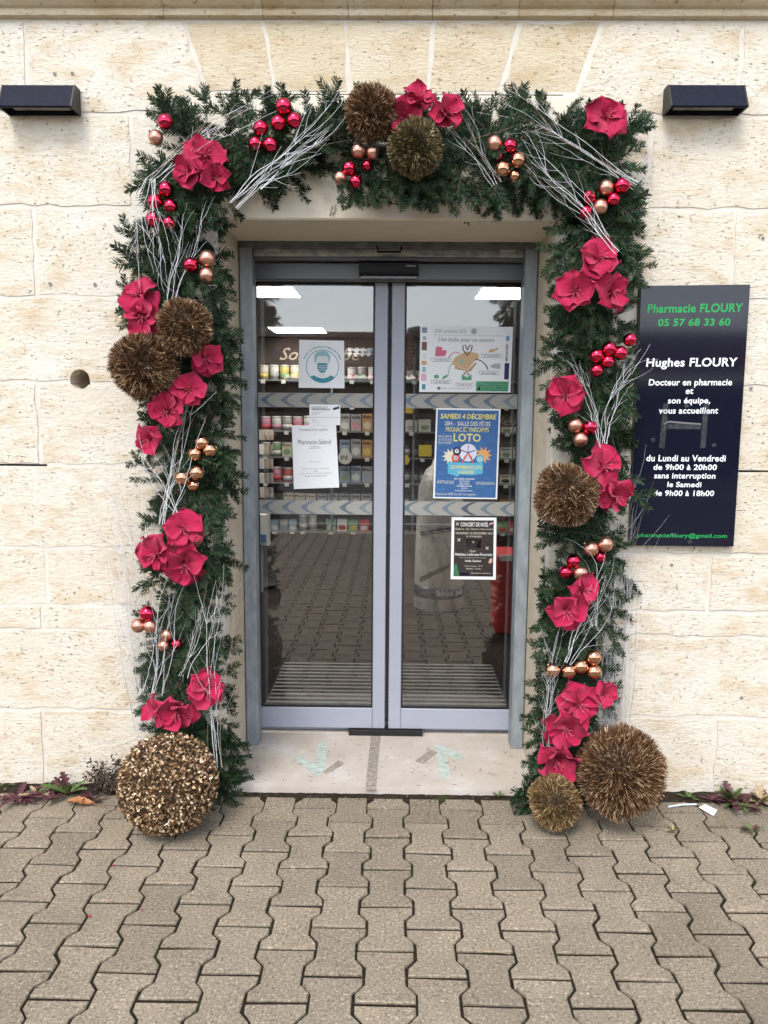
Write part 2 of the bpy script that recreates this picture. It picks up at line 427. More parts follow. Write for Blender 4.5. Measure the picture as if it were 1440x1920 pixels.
# earth strip along the wall foot
def earth():
    m = MB(); r = random.Random(5); nx = 260; ny = 5; x0, x1 = -2.6, 2.6
    vs = []
    for i in range(nx + 1):
        x = x0 + (x1 - x0) * i / nx
        for j in range(ny + 1):
            y = 0.0 - 0.062 * j / ny + (r.uniform(-.012, .012) if j == ny else 0)
            side = 1.0 if (x < -0.70 or x > 0.68) else 0.22
            z = -0.009 + side * (0.022 * (1 - j / ny) + r.uniform(0, .012) * (j < ny)) + 0.002
            if j == ny: z = -0.008
            vs.append((x, y, z))
    m.add(vs, [(i * (ny + 1) + j, i * (ny + 1) + j + 1, (i + 1) * (ny + 1) + j + 1, (i + 1) * (ny + 1) + j) for i in range(nx) for j in range(ny)])
    o = m.build('soil_strip', SOIL, smooth=True); tag(o, kind='structure')
earth()

# ---- the stone wall with its door opening
XL = P(461, 1398, 0.37).x; XR = P(981.5, 1400, 0.37).x; XM = (XL + XR) / 2
ZLB = P(735, 413, 0).z; ZLT = P(735, 176, 0).z
LX0, LX1 = P(386, 180, 0).x, P(1088, 180, 0).x
wall = thing('stone_wall', 'pale limestone block wall of the pharmacy front around the door', 'wall', (0, 0, 0))
ZJ = [P(150, q, 0).z for q in (36, 213, 388, 557, 717, 873, 1028, 1136, 1180, 1331)] + [0.0]
G = 0.0082                                         # half joint
rs = random.Random(11)
def edge(a, b, jit):
    n = max(2, int(math.dist(a, b) / 0.05)); out = []
    for i in range(n):
        t = i / n; j = 0 if i == 0 else jit
        dx, dz = b[0] - a[0], b[1] - a[1]; d = math.hypot(dx, dz)
        k = rs.uniform(-j, j); out.append((a[0] + dx * t - dz / d * k, a[1] + dz * t + dx / d * k))
    return out
def block(x0, x1, z0, z1, mat=STONE, sl=0.0, sr=0.0, notch=None, jit=0.006, front=0.0, gz=G, gx=G):
    a, b, c, d = (x0 + gx + sl, z0 + gz), (x1 - gx + sr, z0 + gz), (x1 - gx, z1 - gz), (x0 + gx, z1 - gz)
    poly = []
    for p, q in ((a, b), (b, c), (c, d), (d, a)):
        e = edge(p, q, jit)
        if notch and abs(p[1] - q[1]) < 1e-6 and min(p[0], q[0]) < notch[0] < max(p[0], q[0]):
            nx, nz, nr = notch
            if abs(p[1] - nz) < nr:
                dz = p[1] - nz; hw = math.sqrt(nr * nr - dz * dz)
                sgn = 1 if q[0] > p[0] else -1
                up = 1 if p is a else -1
                e = [t for t in e if abs(t[0] - nx) > hw + 0.004]
                a0 = math.atan2(dz, hw)
                if up > 0:
                    arc = [(nx - sgn * nr * math.cos(th), nz + nr * math.sin(th)) for th in [a0 + (math.pi - 2 * a0) * k / 8 for k in range(9)]]
                else:
                    b0 = math.asin(max(-1, min(1, dz / nr)))
                    arc = [(nx - sgn * nr * math.cos(th), nz + nr * math.sin(th)) for th in [b0 - (math.pi + 2 * b0) * k / 8 for k in range(9)]]
                e = [t for t in e if (t[0] - nx) * sgn < 0] + arc + [t for t in e if (t[0] - nx) * sgn > 0]
        poly += e
    f = front + rs.uniform(-0.0022, 0.0006)
    MB().prism(poly, f, 0.06, 0.0).build('stone', mat, wall)
def courses(xa, xb, joints, z0, z1, side, **kw):
    xs = [xa] + sorted(j for j in joints if xa + 0.05 < j < xb - 0.05) + [xb]
    for i in range(len(xs) - 1): block(xs[i], xs[i + 1], z0, z1, **kw)
def px(x, i): return P(x, {0: 125, 1: 300, 2: 470, 3: 640, 4: 795, 5: 950, 6: 1085, 7: 1160, 8: 1260, 9: 1410}[i], 0).x
LJ = [[50], [247], [65], [-60], [73], [-45], [88], [80], [-55], [83]]
RJ = [[1388], [1217], [1375], [1255], [1500], [1215], [1330], [1480], [1177], [1338]]
HOLE = P(150, 711, 0); HR = 0.037
for i in range(10):
    z1, z0 = ZJ[i], ZJ[i + 1]
    ge = (XL, XR) if i >= 2 else (LX0, LX1)
    lj = [px(q, i) for q in LJ[i]]; rj = [px(q, i) for q in RJ[i]]
    lj += [min(lj) - 0.62 - 0.1 * (i % 3)]; rj += [max(rj) + 0.55 + 0.1 * (i % 3)]
    nt = (HOLE.x, HOLE.z, HR) if i in (3, 4) else None
    if i == 0:
        # blocks left and right of the flat arch, then its wedge stones
        tops = [P(q, 40, 0).x for q in (345, 492, 648, 812, 975, 1130)]
        bots = [P(q, 176, 0).x for q in (388, 518, 655, 802, 938, 1082)]
        zb = ZLT
        block(-2.9, px(50, 0), z0, z1); block(px(50, 0), tops[0], z0, z1, sr=(bots[0] - tops[0]) * 1.2)
        block(tops[5], px(1388, 0), z0, z1, sl=-(tops[5] - bots[5]) * 1.2); block(px(1388, 0), 2.9, z0, z1)
        for k in range(5):
            block(tops[k], tops[k + 1], zb, z1, STONE_Y, sl=bots[k] - tops[k], sr=bots[k + 1] - tops[k + 1], front=0.001)
        continue
    courses(-2.9, ge[0], lj, z0, z1, 0, notch=nt, gz=(G if i not in (7,) else 0.006), mat=STONE)
    courses(ge[1], 2.9, rj, z0, z1, 1, gz=(G if i not in (7,) else 0.006), mat=STONE)
# mortar bed behind the joints; open joints and the drilled hole are real gaps in it
mb = MB()
def bed(x0, x1, z0, z1): mb.box(x0, x1, 0.0016, 0.30, z0, z1)
zc = ZJ[5]; crL = P(88, 873, 0).x; crR = P(1376, 888, 0).x; t_ = 0.0042
hz0, hz1 = HOLE.z - HR, HOLE.z + HR
bed(-2.9, XL - 0.001, 0.0, zc - t_); bed(crL, XL - 0.001, zc - t_, zc + t_); bed(-2.9, XL - 0.001, zc + t_, hz0)
bed(-2.9, HOLE.x - HR, hz0, hz1); bed(HOLE.x + HR, XL - 0.001, hz0, hz1); bed(-2.9, XL - 0.001, hz1, ZLT)
bed(XR + 0.001, 2.9, 0.0, zc - t_); bed(XR + 0.001, crR, zc - t_, zc + t_); bed(XR + 0.001, 2.9, zc + t_, ZLT)
bed(-2.9, 2.9, ZLT, ZJ[0])
o = mb.build('mortar_bed', MORTAR, wall); tag(o, kind='stuff')
m = MB().lathe([(HR * 1.06, 0.0), (HR * 1.05, 0.03), (HR * 1.0, 0.10), (HR * 0.8, 0.14), (HR * .1, .145)], n=18)
m.v = [(x + HOLE.x, 0.02 + z, y + HOLE.z) for x, y, z in m.v]; m.f = m.f[:-2] + [m.f[-1]]
m.build('drill_hole', STONE_S, wall, smooth=True)
MB().box(-2.9, XL - 0.3, 0.302, 0.66, 0, 3.3).box(XR + 0.3, 2.9, 0.302, 0.66, 0, 3.3).box(-2.9, 2.9, 0.302, 0.66, ZLT + 0.1, 3.3).build('backing_wall', MORTAR, wall)
MB().box(XL - 0.28, XL, 0.062, 0.64, 0.0, ZLB - 0.001).build('jamb', STONE_S, wall)
MB().box(XR, XR + 0.28, 0.062, 0.64, 0.0, ZLB - 0.001).build('jamb', STONE_S, wall)
MB().bbox(LX0, LX1, -0.004, 0.64, ZLB, ZLT - 0.004, 0.006).build('lintel', LINTEL, wall)
# moulded string course at the top
zb = ZJ[0]; zt = P(720, -60, 0).z
prof = [(0.0, zb), (-0.022, zb + 0.004), (-0.026, zb + 0.013), (-0.020, zb + 0.019), (-0.020, zb + 0.026), (-0.034, zb + 0.031), (-0.050, zb + 0.040), (-0.058, zb + 0.050),
        (-0.058, zb + 0.058), (-0.052, zb + 0.060), (-0.052, zb + 0.066), (-0.075, zb + 0.068), (-0.078, zb + 0.15), (-0.09, zb + 0.16), (-0.09, zb + 0.3), (0.25, zb + 0.3), (0.25, zb)]
cj = [-2.9] + [P(q, 18, -.05).x for q in (-250, 302, 490, 652, 812, 975, 1154, 1700)] + [2.9]
for i in range(len(cj) - 1):
    m = MB(); n = len(prof); a, b = cj[i] + 0.001, cj[i + 1] - 0.001
    m.add([(a, y, z) for y, z in prof] + [(b, y, z) for y, z in prof], [(k, n + k, n + (k + 1) % n, (k + 1) % n) for k in range(n)] + [tuple(range(n)), tuple(range(2 * n - 1, n - 1, -1))])
    m.build('cornice_stone', STONE_Y, wall)
MB().box(-2.9, 2.9, 0.0, 0.66, zb + 0.301, 4.6).build('upper_wall', STONE, wall)
# small old fixings and plugs in the stone
plug = MB().lathe([(0.006, 0), (0.006, 0.004), (0.0028, 0.004), (0.0024, 0.001)], n=10).mesh('wall_plug', plain('grey_plug', (0.28, 0.26, 0.25), 0.6))
for q in ((1408, 728), (1430, 447), (1259, 1059), (94, 532), (178, 533), (103, 139), (136, 138), (1390, 1308)):
    p = P(q[0], q[1], -0.001); inst('wall_plug', plug, wall, p, Matrix.Rotation(R(90), 3, 'X'))

# ---- door step
STEPZ = 0.022
def slab_mat():
    t = NT('threshold_stone'); co = t.coords(); f = t.noise(co, 5, 6, 0.6); s2 = t.noise(co, 60, 4, 0.7)
    c = t.ramp(f, [(0.3, (0.44, 0.385, 0.325)), (0.55, (0.52, 0.465, 0.41)), (0.72, (0.60, 0.575, 0.545))])
    c = t.mix(t.ramp(s2, [(0.62, 0.0), (0.75, 0.6)]), c, (0.2, 0.16, 0.12)); t.bump(s2, 0.15, 0.003)
    return t.set(col=c, rough=0.8)
st = thing('door_step', 'pale stone threshold slab in front of the sliding doors', 'step', (XM, 0, 0))
MB().box(XL + 0.001, XR - 0.001, -0.012, 0.66, -0.05, STEPZ).build('slab', slab_mat(), st)
TAPE = plain('faded_turquoise_tape', (0.44, 0.505, 0.46), 0.7, vary=0.2, scale=30)
TAPE2 = plain('worn_tape_glue', (0.30, 0.265, 0.22), 0.8, vary=0.4, scale=60)
def floor_poly(pts, z=STEPZ): 
    q = [PZ(a, b, z) for a, b in pts]
    if (q[1].x - q[0].x) * (q[2].y - q[1].y) - (q[1].y - q[0].y) * (q[2].x - q[1].x) < 0: q = q[::-1]
    return q
def zoom6(pts): return [(440 + a / 2.4, 1100 + b / 2.4) for a, b in pts]
def floor_mark(name, strips, label, cat, base):
    b = PZ(*base, STEPZ); t = thing(name, label, cat, b)
    for k, (pts, mt) in enumerate(strips):
        q = floor_poly(zoom6(pts)); h = STEPZ + 0.0006 + 0.0005 * k
        top = [(p.x, p.y, h) for p in q]; bot = [(p.x, p.y, STEPZ + 0.0001) for p in q]; n = len(q)
        MB().add(bot + top, [tuple(range(n, 2 * n))] + [(i, (i + 1) % n, n + (i + 1) % n, n + i) for i in range(n)]).build('tape_strip', mt, t)
floor_mark('floor_arrow', [([(375, 700), (418, 700), (408, 840), (360, 835)], TAPE), ([(262, 772), (300, 760), (405, 830), (370, 856)], TAPE), ([(392, 838), (468, 782), (494, 798), (415, 842)], TAPE2)],
           'faded turquoise tape arrow on the step pointing out of the shop', 'floor marking', (600, 1440))
floor_mark('floor_arrow', [([(905, 725), (948, 722), (972, 862), (925, 868)], TAPE), ([(890, 715), (940, 712), (1040, 765), (1005, 782)], TAPE), ([(812, 785), (880, 735), (912, 745), (850, 798)], TAPE2)],
           'faded turquoise tape arrow on the step pointing into the shop', 'floor marking', (825, 1440))
floor_mark('floor_divider', [([(612, 672), (656, 672), (636, 915), (588, 915)], TAPE2)], 'brown worn strip of tape glue down the middle of the step', 'floor marking', (700, 1430))

# ================================================================== THE DOORWAY
YP = 0.37                                            # front of the shutter guides
ZS = P(730, 458, YP).z                               # underside of the lintel at the back
sh = thing('roller_shutter', 'raised galvanised roller shutter with guide posts framing the doorway', 'shutter', (XM, YP, STEPZ))
PW = P(478, 700, YP).x - P(453, 700, YP).x
for a, b in ((XL + 0.004, XL + PW), (XR - PW, XR - 0.004)):
    MB().bbox(a, b, YP, YP + 0.085, STEPZ + 0.001, ZS - 0.004, 0.003).build('guide_post', GALV, sh)
def zy(q, y): return P(730, q, y).z
MB().bbox(XL + 0.003, XR - 0.003, YP - 0.012, YP + 0.05, zy(466, YP), ZS + 0.012, 0.002).build('header_angle', GALV_D, sh)
bb = MB().bbox(XL + PW + 0.002, XR - PW - 0.002, YP + 0.02, YP + 0.05, zy(481, YP + .02), zy(465.5, YP + .02), 0.003).build('bottom_bar', plain('stained_galvanised', (0.33, 0.33, 0.31), 0.45, 0.4, 0.45, 25), sh)
MB().bbox(XL + PW + 0.002, XR - PW - 0.002, YP + 0.03, YP + 0.06, zy(489, YP + .03), zy(481.6, YP + .03), 0.002).build('rubber_seal', ALU_D, sh)
hx = P(730, 470, YP).x
hp = P(730, 470, YP + .02)
MB().bbox(hx - 0.066, hx + 0.066, YP + 0.012, YP + 0.0195, hp.z - 0.014, hp.z + 0.014, 0.002).build('handle_plate', plain('zinc_plate', (0.42, 0.41, 0.37), 0.4, 0.5), sh)
MB().tube([(hx - 0.05, YP + 0.012, hp.z + 0.006), (hx - 0.05, YP - 0.02, hp.z + 0.006), (hx - 0.046, YP - 0.026, hp.z - 0.014), (hx + 0.046, YP - 0.026, hp.z - 0.014), (hx + 0.05, YP - 0.02, hp.z + 0.006), (hx + 0.05, YP + 0.012, hp.z + 0.006)], [0.005] * 6, 6).build('handle', BLACK, sh)
for q in (510, 952):
    p = P(q, 466, YP + 0.01)
    MB().bbox(p.x - 0.032, p.x + 0.032, YP + 0.005, YP + 0.019, p.z - 0.012, p.z + 0.006, 0.003).box(p.x - 0.03, p.x + 0.012, YP - 0.004, YP + 0.004, p.z + 0.008, p.z + 0.014).build('stop_bracket', plain('zinc_plate', (0.42, 0.41, 0.37), 0.4, 0.5), sh)

YD = 0.50                                            # front of the door leaves
DL, DR = XL + 0.006, XR - 0.006
xg = P(728.5, 900, YD).x                             # the gap between the leaves
op = thing('door_operator', 'dark grey sliding door operator casing above the glass doors', 'door operator', (XM, YD - .06, ZS - 0.2))
MB().bbox(DL + 0.02, DR - 0.02, YD - 0.06, YD + 0.12, zy(526, YD - .06), zy(492, YD - .06), 0.006).build('casing', ALU_D, op)
MB().bbox(DL + 0.02, DR - 0.02, YD - 0.03, YD + 0.12, zy(491, YD - .03), ZS + 0.002, 0.006).build('upper_panel', BLACK, op)
MB().box(DL + 0.02, DR - 0.02, YD - 0.02, YD + 0.10, zy(529, YD - .02), zy(526.6, YD - .02)).build('track_gap', RUBBER, op)
sp = P(730, 503, YD - 0.11)
se = thing('door_sensor', 'black motion sensor bar mounted over the meeting door leaves', 'sensor', sp)
h0, h1 = P(730, 515, YD - .11).z, P(730, 487, YD - .11).z
x0, x1 = P(673, 500, YD - .11).x, P(785, 500, YD - .11).x
m = MB(); pr = [(YD - 0.061, h1), (YD - 0.095, h1 - 0.002), (YD - 0.115, h1 - 0.014), (YD - 0.115, h0 + 0.008), (YD - 0.108, h0), (YD - 0.061, h0)]
n = len(pr); m.add([(x0, y, z) for y, z in pr] + [(x1, y, z) for y, z in pr], [(k, n + k, n + (k + 1) % n, (k + 1) % n) for k in range(n)] + [tuple(range(n)), tuple(range(2 * n - 1, n - 1, -1))])
m.build('housing', BLACK, se)
MB().box(x0 + 0.006, x1 - 0.006, YD - 0.09, YD - 0.061, h0 - 0.012, h0 - 0.0005).build('detector_strip', plain('smoked_plastic', (0.02, 0.02, 0.025), 0.1), se)
text(se, 'PORTALP', lambda a, b: Vector((x0 + (x1 - x0) * (0.79 + 0.16 * a), YD - 0.1158, h1 - 0.022 - 0.007 * b)), plain('grey_print', (0.5, 0.5, 0.5), 0.5), bold=0.01)

GLX = {}
BAND = plain('frosted_band_film', (0.33, 0.335, 0.32), 0.75, vary=0.05)
CHEV = by_object('blue_grey_film', [(0.0, (0.12, 0.165, 0.21)), (0.6, (0.19, 0.235, 0.28)), (1.0, (0.07, 0.10, 0.145))], 0.6)
BANDT = NT('frosted_film')                             # thin translucent film
_tr = BANDT.n('ShaderNodeBsdfTransparent'); _mx = BANDT.n('ShaderNodeMixShader'); _mx.inputs[0].default_value = 0.86
BANDT.set(col=(0.36, 0.355, 0.33), rough=0.7); BANDT.l(_tr.outputs[0], _mx.inputs[1]); BANDT.l(BANDT.b.outputs[0], _mx.inputs[2]); BANDT.l(_mx.outputs[0], BANDT.out.inputs['Surface'])
zbot, ztop = P(730, 1366.5, YD).z, zy(500, YD)
zr1 = P(730, 1328.5, YD).z
sw = P(725, 900, YD).x - P(701, 900, YD).x
def leaf(xa, xb, meet_left, label):
    d = thing('sliding_door', label, 'door', ((xa + xb) / 2, YD, zbot), 'pair of glass sliding door leaves')
    MB().bbox(xa, xa + sw, YD, YD + 0.045, zbot, ztop, 0.003).build('stile', ALU, d)
    MB().bbox(xb - sw, xb, YD, YD + 0.045, zbot, ztop, 0.003).build('stile', ALU, d)
    MB().bbox(xa + sw + 0.0006, xb - sw - 0.0006, YD + 0.0006, YD + 0.045, zbot, zr1, 0.003).build('bottom_rail', ALU, d)
    MB().bbox(xa + sw + 0.0006, xb - sw - 0.0006, YD + 0.0006, YD + 0.045, zy(529, YD), ztop, 0.003).build('top_rail', ALU, d)
    ga, gb, g0, g1 = xa + sw + 0.001, xb - sw - 0.001, zr1 + 0.0006, zy(529, YD) - 0.0006
    k = MB(); w_ = 0.006
    for q in ((ga, gb, g0, g0 + w_), (ga, gb, g1 - w_, g1), (ga, ga + w_, g0 + w_, g1 - w_), (gb - w_, gb, g0 + w_, g1 - w_)):
        k.box(q[0], q[1], YD + 0.006, YD + 0.03, q[2], q[3])
    k.build('gasket', RUBBER, d)
    MB().box(ga + w_ * .5, gb - w_ * .5, YD + 0.012, YD + 0.018, g0 + w_ * .5, g1 - w_ * .5).build('glass_pane', GLASS, d)
    for q0, q1 in ((738, 765), (939, 965)):
        zb1, zb0 = P(730, q0, YD + .02).z, P(730, q1, YD + .02).z
        bnd = MB().box(ga + w_, gb - w_, YD + 0.0113, YD + 0.0117, zb0, zb1).build('chevron_band', BANDT.m, d)
        wch = (zb1 - zb0) * 1.38; x = ga + w_ + 0.012 - (0.02 if meet_left else 0)
        hh = (zb1 - zb0); zc_ = (zb0 + zb1) / 2
        while x < gb - w_ - 0.01:
            pts = []
            for s in range(9):
                t = -1 + s / 4; pts.append((x + wch * 0.55 * (abs(t) ** 1.25), zc_ + t * hh * 0.47))
            for s in range(9):
                t = 1 - s / 4; pts.append((x + wch * (0.33 + 0.52 * abs(t) ** 2.0), zc_ + t * hh * 0.47))
            pts = [(min(max(a, ga + w_ + .001), gb - w_ - .001), b) for a, b in pts]
            MB().flat([(a, YD + 0.0110, b) for a, b in pts]).build('chevron', CHEV, bnd)
            x += wch
    return d
leafL = leaf(DL - 0.02, xg - 0.0085, False, 'grey framed glass sliding door leaf holding the face mask sign')
leafR = leaf(xg + 0.0085, DR + 0.02, True, 'grey framed glass sliding door leaf holding the blue lottery poster')
MB().box(xg - 0.006, xg + 0.006, YD + 0.012, YD + 0.04, zbot + 0.002, ztop - 0.01).build('meeting_seal', RUBBER, leafR)
sillx = [P(q, 1372, YD).x for q in (654, 792)]
MB().bbox(sillx[0], sillx[1], YD - 0.012, YD + 0.05, STEPZ + 0.0006, zbot - 0.003, 0.002).top('floor_guide', RUBBER, 'black floor guide under the meeting edge of the glass doors', 'floor guide', (xg, YD, STEPZ))
MB().bbox(DL, DR, YD + 0.052, YD + 0.10, STEPZ + 0.0006, STEPZ + 0.012, 0.002).top('sill_rail', ALU, 'thin pale metal sill rail behind the bottom of the doors', 'sill', (XM, YD + .05, STEPZ))

# ---- papers behind the glass
YPA = YD + 0.0104
TEAL = plain('teal_ink', (0.045, 0.27, 0.35), 0.7); TEALL = plain('pale_teal_ink', (0.28, 0.50, 0.55), 0.7)
INK = plain('grey_ink', (0.16, 0.17, 0.19), 0.7); INKL = plain('pale_grey_ink', (0.42, 0.44, 0.46), 0.7); INKB = plain('black_ink', (0.012, 0.012, 0.02), 0.7)
SKINT = plain('pale_print', (0.70, 0.72, 0.72), 0.7)
s = Sheet([(561, 637), (645, 639), (646, 728), (560, 727)], YPA)
t = thing('mask_sign', 'square white sign with teal drawing of a masked face', 'sign', s.base)
s.board(t, 'paper', PAPER)
s.ring(t, 'circle_line', 0.52, 0.545, 0.365, 0.35, 0.014, TEAL)
s.poly(t, 'shoulders', [(0.25, 0.765), (0.335, 0.735), (0.40, 0.77), (0.52, 0.80), (0.64, 0.77), (0.70, 0.73), (0.78, 0.765), (0.72, 0.83), (0.62, 0.88), (0.52, 0.893), (0.42, 0.88), (0.32, 0.835)], TEAL)
s.poly(t, 'face_shape', [(0.385, 0.36), (0.43, 0.31), (0.52, 0.295), (0.61, 0.31), (0.655, 0.36), (0.64, 0.55), (0.59, 0.65), (0.585, 0.75), (0.52, 0.785), (0.455, 0.75), (0.45, 0.65), (0.40, 0.55)], SKINT, 0.0007)
s.poly(t, 'hair_shape', [(0.345, 0.47), (0.335, 0.36), (0.36, 0.28), (0.43, 0.235), (0.53, 0.215), (0.63, 0.24), (0.69, 0.32), (0.69, 0.40), (0.66, 0.50), (0.645, 0.37), (0.60, 0.325), (0.50, 0.33), (0.42, 0.325), (0.39, 0.38), (0.375, 0.49)], TEALL, 0.0009)
s.poly(t, 'mask_shape', [(0.405, 0.48), (0.52, 0.475), (0.63, 0.48), (0.62, 0.60), (0.57, 0.665), (0.51, 0.685), (0.45, 0.655), (0.41, 0.60)], TEAL, 0.0011)
for k in range(3): s.line(t, 'mask_fold', [(0.43, 0.525 + k * .045), (0.52, 0.535 + k * .045), (0.61, 0.525 + k * .045)], 0.006, SKINT, 0.0013)
ARC = 'PORT DU MASQUE OBLIGATOIRE'
def arcmap(a, b):
    th = R(203 - 0 + (337 - 203) * a); rr = 0.425 - 0.045 * b + 0.035
    return s_mask.uv(0.52 + rr * math.cos(th), 0.56 + rr * 0.97 * math.sin(th), 0.0009)
s_mask = s
text(t, ARC, arcmap, TEAL, bold=0.012, res=2)

s = Sheet([(580, 758), (638, 759), (638, 797), (580, 797)], YPA - .0024)
t = thing('camera_notice', 'small white video protection notice with a camera symbol', 'notice', s.base); s.board(t, 'paper', PAPER)
NAVYI = plain('navy_ink', (0.02, 0.02, 0.10), 0.7)
s.text(t, 'ETABLISSEMENT SOUS', 0.07, 0.10, 0.60, 0.16, INK); s.text(t, 'VIDEOPROTECTION', 0.07, 0.19, 0.66, 0.28, NAVYI, bold=0.02)
s.poly(t, 'camera_symbol', [(0.76, 0.2), (0.80, 0.14), (0.92, 0.1), (0.94, 0.05), (0.97, 0.05), (0.96, 0.2), (0.92, 0.2), (0.90, 0.22), (0.80, 0.26), (0.77, 0.26)], NAVYI)
for k in range(3): s.rect(t, 'small_print', 0.07, 0.38 + k * .06, 0.40 - .06 * k, 0.395 + k * .06, INKL)
s.rect(t, 'rule', 0.04, 0.62, 0.96, 0.632, INK)
for k in range(3): s.rect(t, 'small_print', 0.07, 0.72 + k * .06, 0.16 + .09 * k, 0.735 + k * .06, INKL)

s = Sheet([(547, 797.5), (630, 797), (636, 914), (551, 917)], YPA - 0.0004)
t = thing('duty_notice', 'tall white duty pharmacy notice taped to the left door leaf', 'notice', s.base); s.board(t, 'paper', PAPER)
s.text(t, 'PHARMACIE DE GARDE', 0.17, 0.058, 0.80, 0.088, INK); s.text(t, 'Pharmacie Galand', 0.13, 0.225, 0.86, 0.30, INK, bold=0.004)
s.rect(t, 'small_print', 0.40, 0.328, 0.60, 0.337, INKL); s.rect(t, 'small_print', 0.36, 0.355, 0.64, 0.365, INKL); s.text(t, 'IMPORTANT', 0.38, 0.568, 0.62, 0.585, INKL)
for k, q in enumerate(('Avant de vous y rendre, composer le', '3237', 'pour des cas necessitant', 'Pour le weekend du')):
    hw = (0.30, 0.04, 0.36, 0.24)[k]; s.text(t, q, 0.5 - hw, 0.675 + k * .038, 0.5 + hw, 0.698 + k * .038, INK)

s = Sheet([(788, 610), (962, 613), (957, 736), (786, 735)], YPA)
t = thing('charity_poster', 'wide white charity poster with a drawn gift box in its middle', 'poster', s.base); s.board(t, 'paper', PAPER)
GR = plain('green_print', (0.10, 0.36, 0.20), 0.7); KRAFT = plain('kraft_print', (0.60, 0.42, 0.24), 0.7); PINK = plain('pink_print', (0.62, 0.15, 0.24), 0.7); PALEG = plain('sage_ink', (0.33, 0.46, 0.40), 0.7)
BR = plain('brown_ink', (0.10, 0.055, 0.045), 0.7)
s.text(t, 'Défi solidarité 2021', 0.16, 0.05, 0.50, 0.105, PALEG, bold=0.006); s.text(t, "En partenariat avec des commerçants d'Aubie et des alentours", 0.155, 0.125, 0.90, 0.155, INKL)
s.text(t, 'Une boîte pour un sourire', 0.20, 0.17, 0.80, 0.255, INK, shear=0.35)
s.disc(t, 'emblem', 0.58, 0.075, 0.032, 0.045, PALEG)
s.poly(t, 'box_lid', [(0.345, 0.575), (0.385, 0.47), (0.50, 0.38), (0.63, 0.405), (0.645, 0.48), (0.59, 0.535), (0.52, 0.66)], KRAFT)
s.poly(t, 'box_side', [(0.385, 0.60), (0.52, 0.665), (0.605, 0.545), (0.625, 0.55), (0.56, 0.68), (0.545, 0.685), (0.385, 0.645)], plain('kraft_dark_print', (0.50, 0.33, 0.17), 0.7), 0.0007)
s.disc(t, 'box_emblem', 0.465, 0.535, 0.028, 0.04, PALEG, 0.0009)
for a in ((0.50, 0.46), (0.52, 0.46)):
    d_ = -1 if a[0] < .51 else 1
    s.line(t, 'ribbon', [(0.515, 0.44), (0.515 + d_ * .045, 0.36), (0.515 + d_ * .05, 0.29), (0.515 + d_ * .025, 0.28), (0.515, 0.36)], 0.006, BR)
s.line(t, 'ribbon', [(0.60, 0.49), (0.67, 0.52), (0.72, 0.58), (0.745, 0.65)], 0.007, BR)
s.line(t, 'ribbon', [(0.435, 0.41), (0.38, 0.39), (0.34, 0.43), (0.315, 0.48)], 0.006, PINK); s.line(t, 'ribbon', [(0.34, 0.57), (0.32, 0.66), (0.31, 0.76)], 0.005, PALEG)
s.poly(t, 'knitted_hat', [(0.165, 0.46), (0.17, 0.33), (0.19, 0.31), (0.24, 0.32), (0.245, 0.37), (0.285, 0.36), (0.29, 0.40), (0.275, 0.455)], PINK)
s.poly(t, 'treats', [(0.74, 0.39), (0.77, 0.33), (0.80, 0.35), (0.84, 0.31), (0.845, 0.34), (0.80, 0.38)], plain('orange_print', (0.62, 0.36, 0.16), 0.7))
s.disc(t, 'soap', 0.185, 0.765, 0.028, 0.03, GR); s.poly(t, 'tube', [(0.24, 0.79), (0.29, 0.735), (0.32, 0.75), (0.27, 0.80)], GR)
s.poly(t, 'envelope', [(0.462, 0.73), (0.51, 0.70), (0.57, 0.735), (0.57, 0.815), (0.462, 0.815)], GR); s.poly(t, 'envelope_flap', [(0.47, 0.73), (0.515, 0.685), (0.562, 0.735), (0.516, 0.775)], SKINT, 0.0008)
for k, q in enumerate([(0.49, 0.71), (0.515, 0.69), (0.535, 0.725)]): s.disc(t, 'heart', q[0], q[1], 0.011, 0.014, BR, 0.0011, 8)
s.poly(t, 'lozenge', [(0.76, 0.60), (0.81, 0.56), (0.88, 0.56), (0.88, 0.64), (0.80, 0.63)], INKL)
for (u0, v0, u1, v1, q) in ((0.13, 0.485, 0.35, 0.535, 'Un produit chaud'), (0.67, 0.415, 0.90, 0.465, 'Un petit plaisir'), (0.65, 0.675, 0.87, 0.725, 'Un mot doux'), (0.13, 0.82, 0.35, 0.87, "Un produit d'hygiène"), (0.40, 0.86, 0.60, 0.905, 'Un petit mot doux')):
    s.line(t, 'banner_line', [(u0, v0), (u1, v0), (u1, v1), (u0, v1), (u0, v0)], 0.0025, INK); s.text(t, q, u0 + .025, v0 + .008, u1 - .025, v1 - .004, INK, shear=0.3, bold=0.01)
s.rect(t, 'green_panel', 0.62, 0.83, 0.975, 0.985, GR)
for k, q in enumerate(('Le dépôt des boîtes se fait chez', 'des commerçants partenaires', "cités sur l'affiche", 'Renseignements')): s.text(t, q, 0.69, 0.845 + k * .035, 0.96, 0.868 + k * .035, INKB, bold=0.012)
s.disc(t, 'phone_mark', 0.655, 0.945, 0.018, 0.024, INKB, 0.0008); s.poly(t, 'gift_mark', [(0.635, 0.90), (0.675, 0.885), (0.68, 0.895), (0.65, 0.91)], INKB, 0.0008)
s.disc(t, 'round_mark', 0.215, 0.94, 0.018, 0.024, INKB); s.text(t, 'f', 0.210, 0.925, 0.222, 0.96, WHITE, lift=0.001, bold=0.03); s.text(t, 'Page communale pour tous', 0.25, 0.93, 0.57, 0.955, INK)
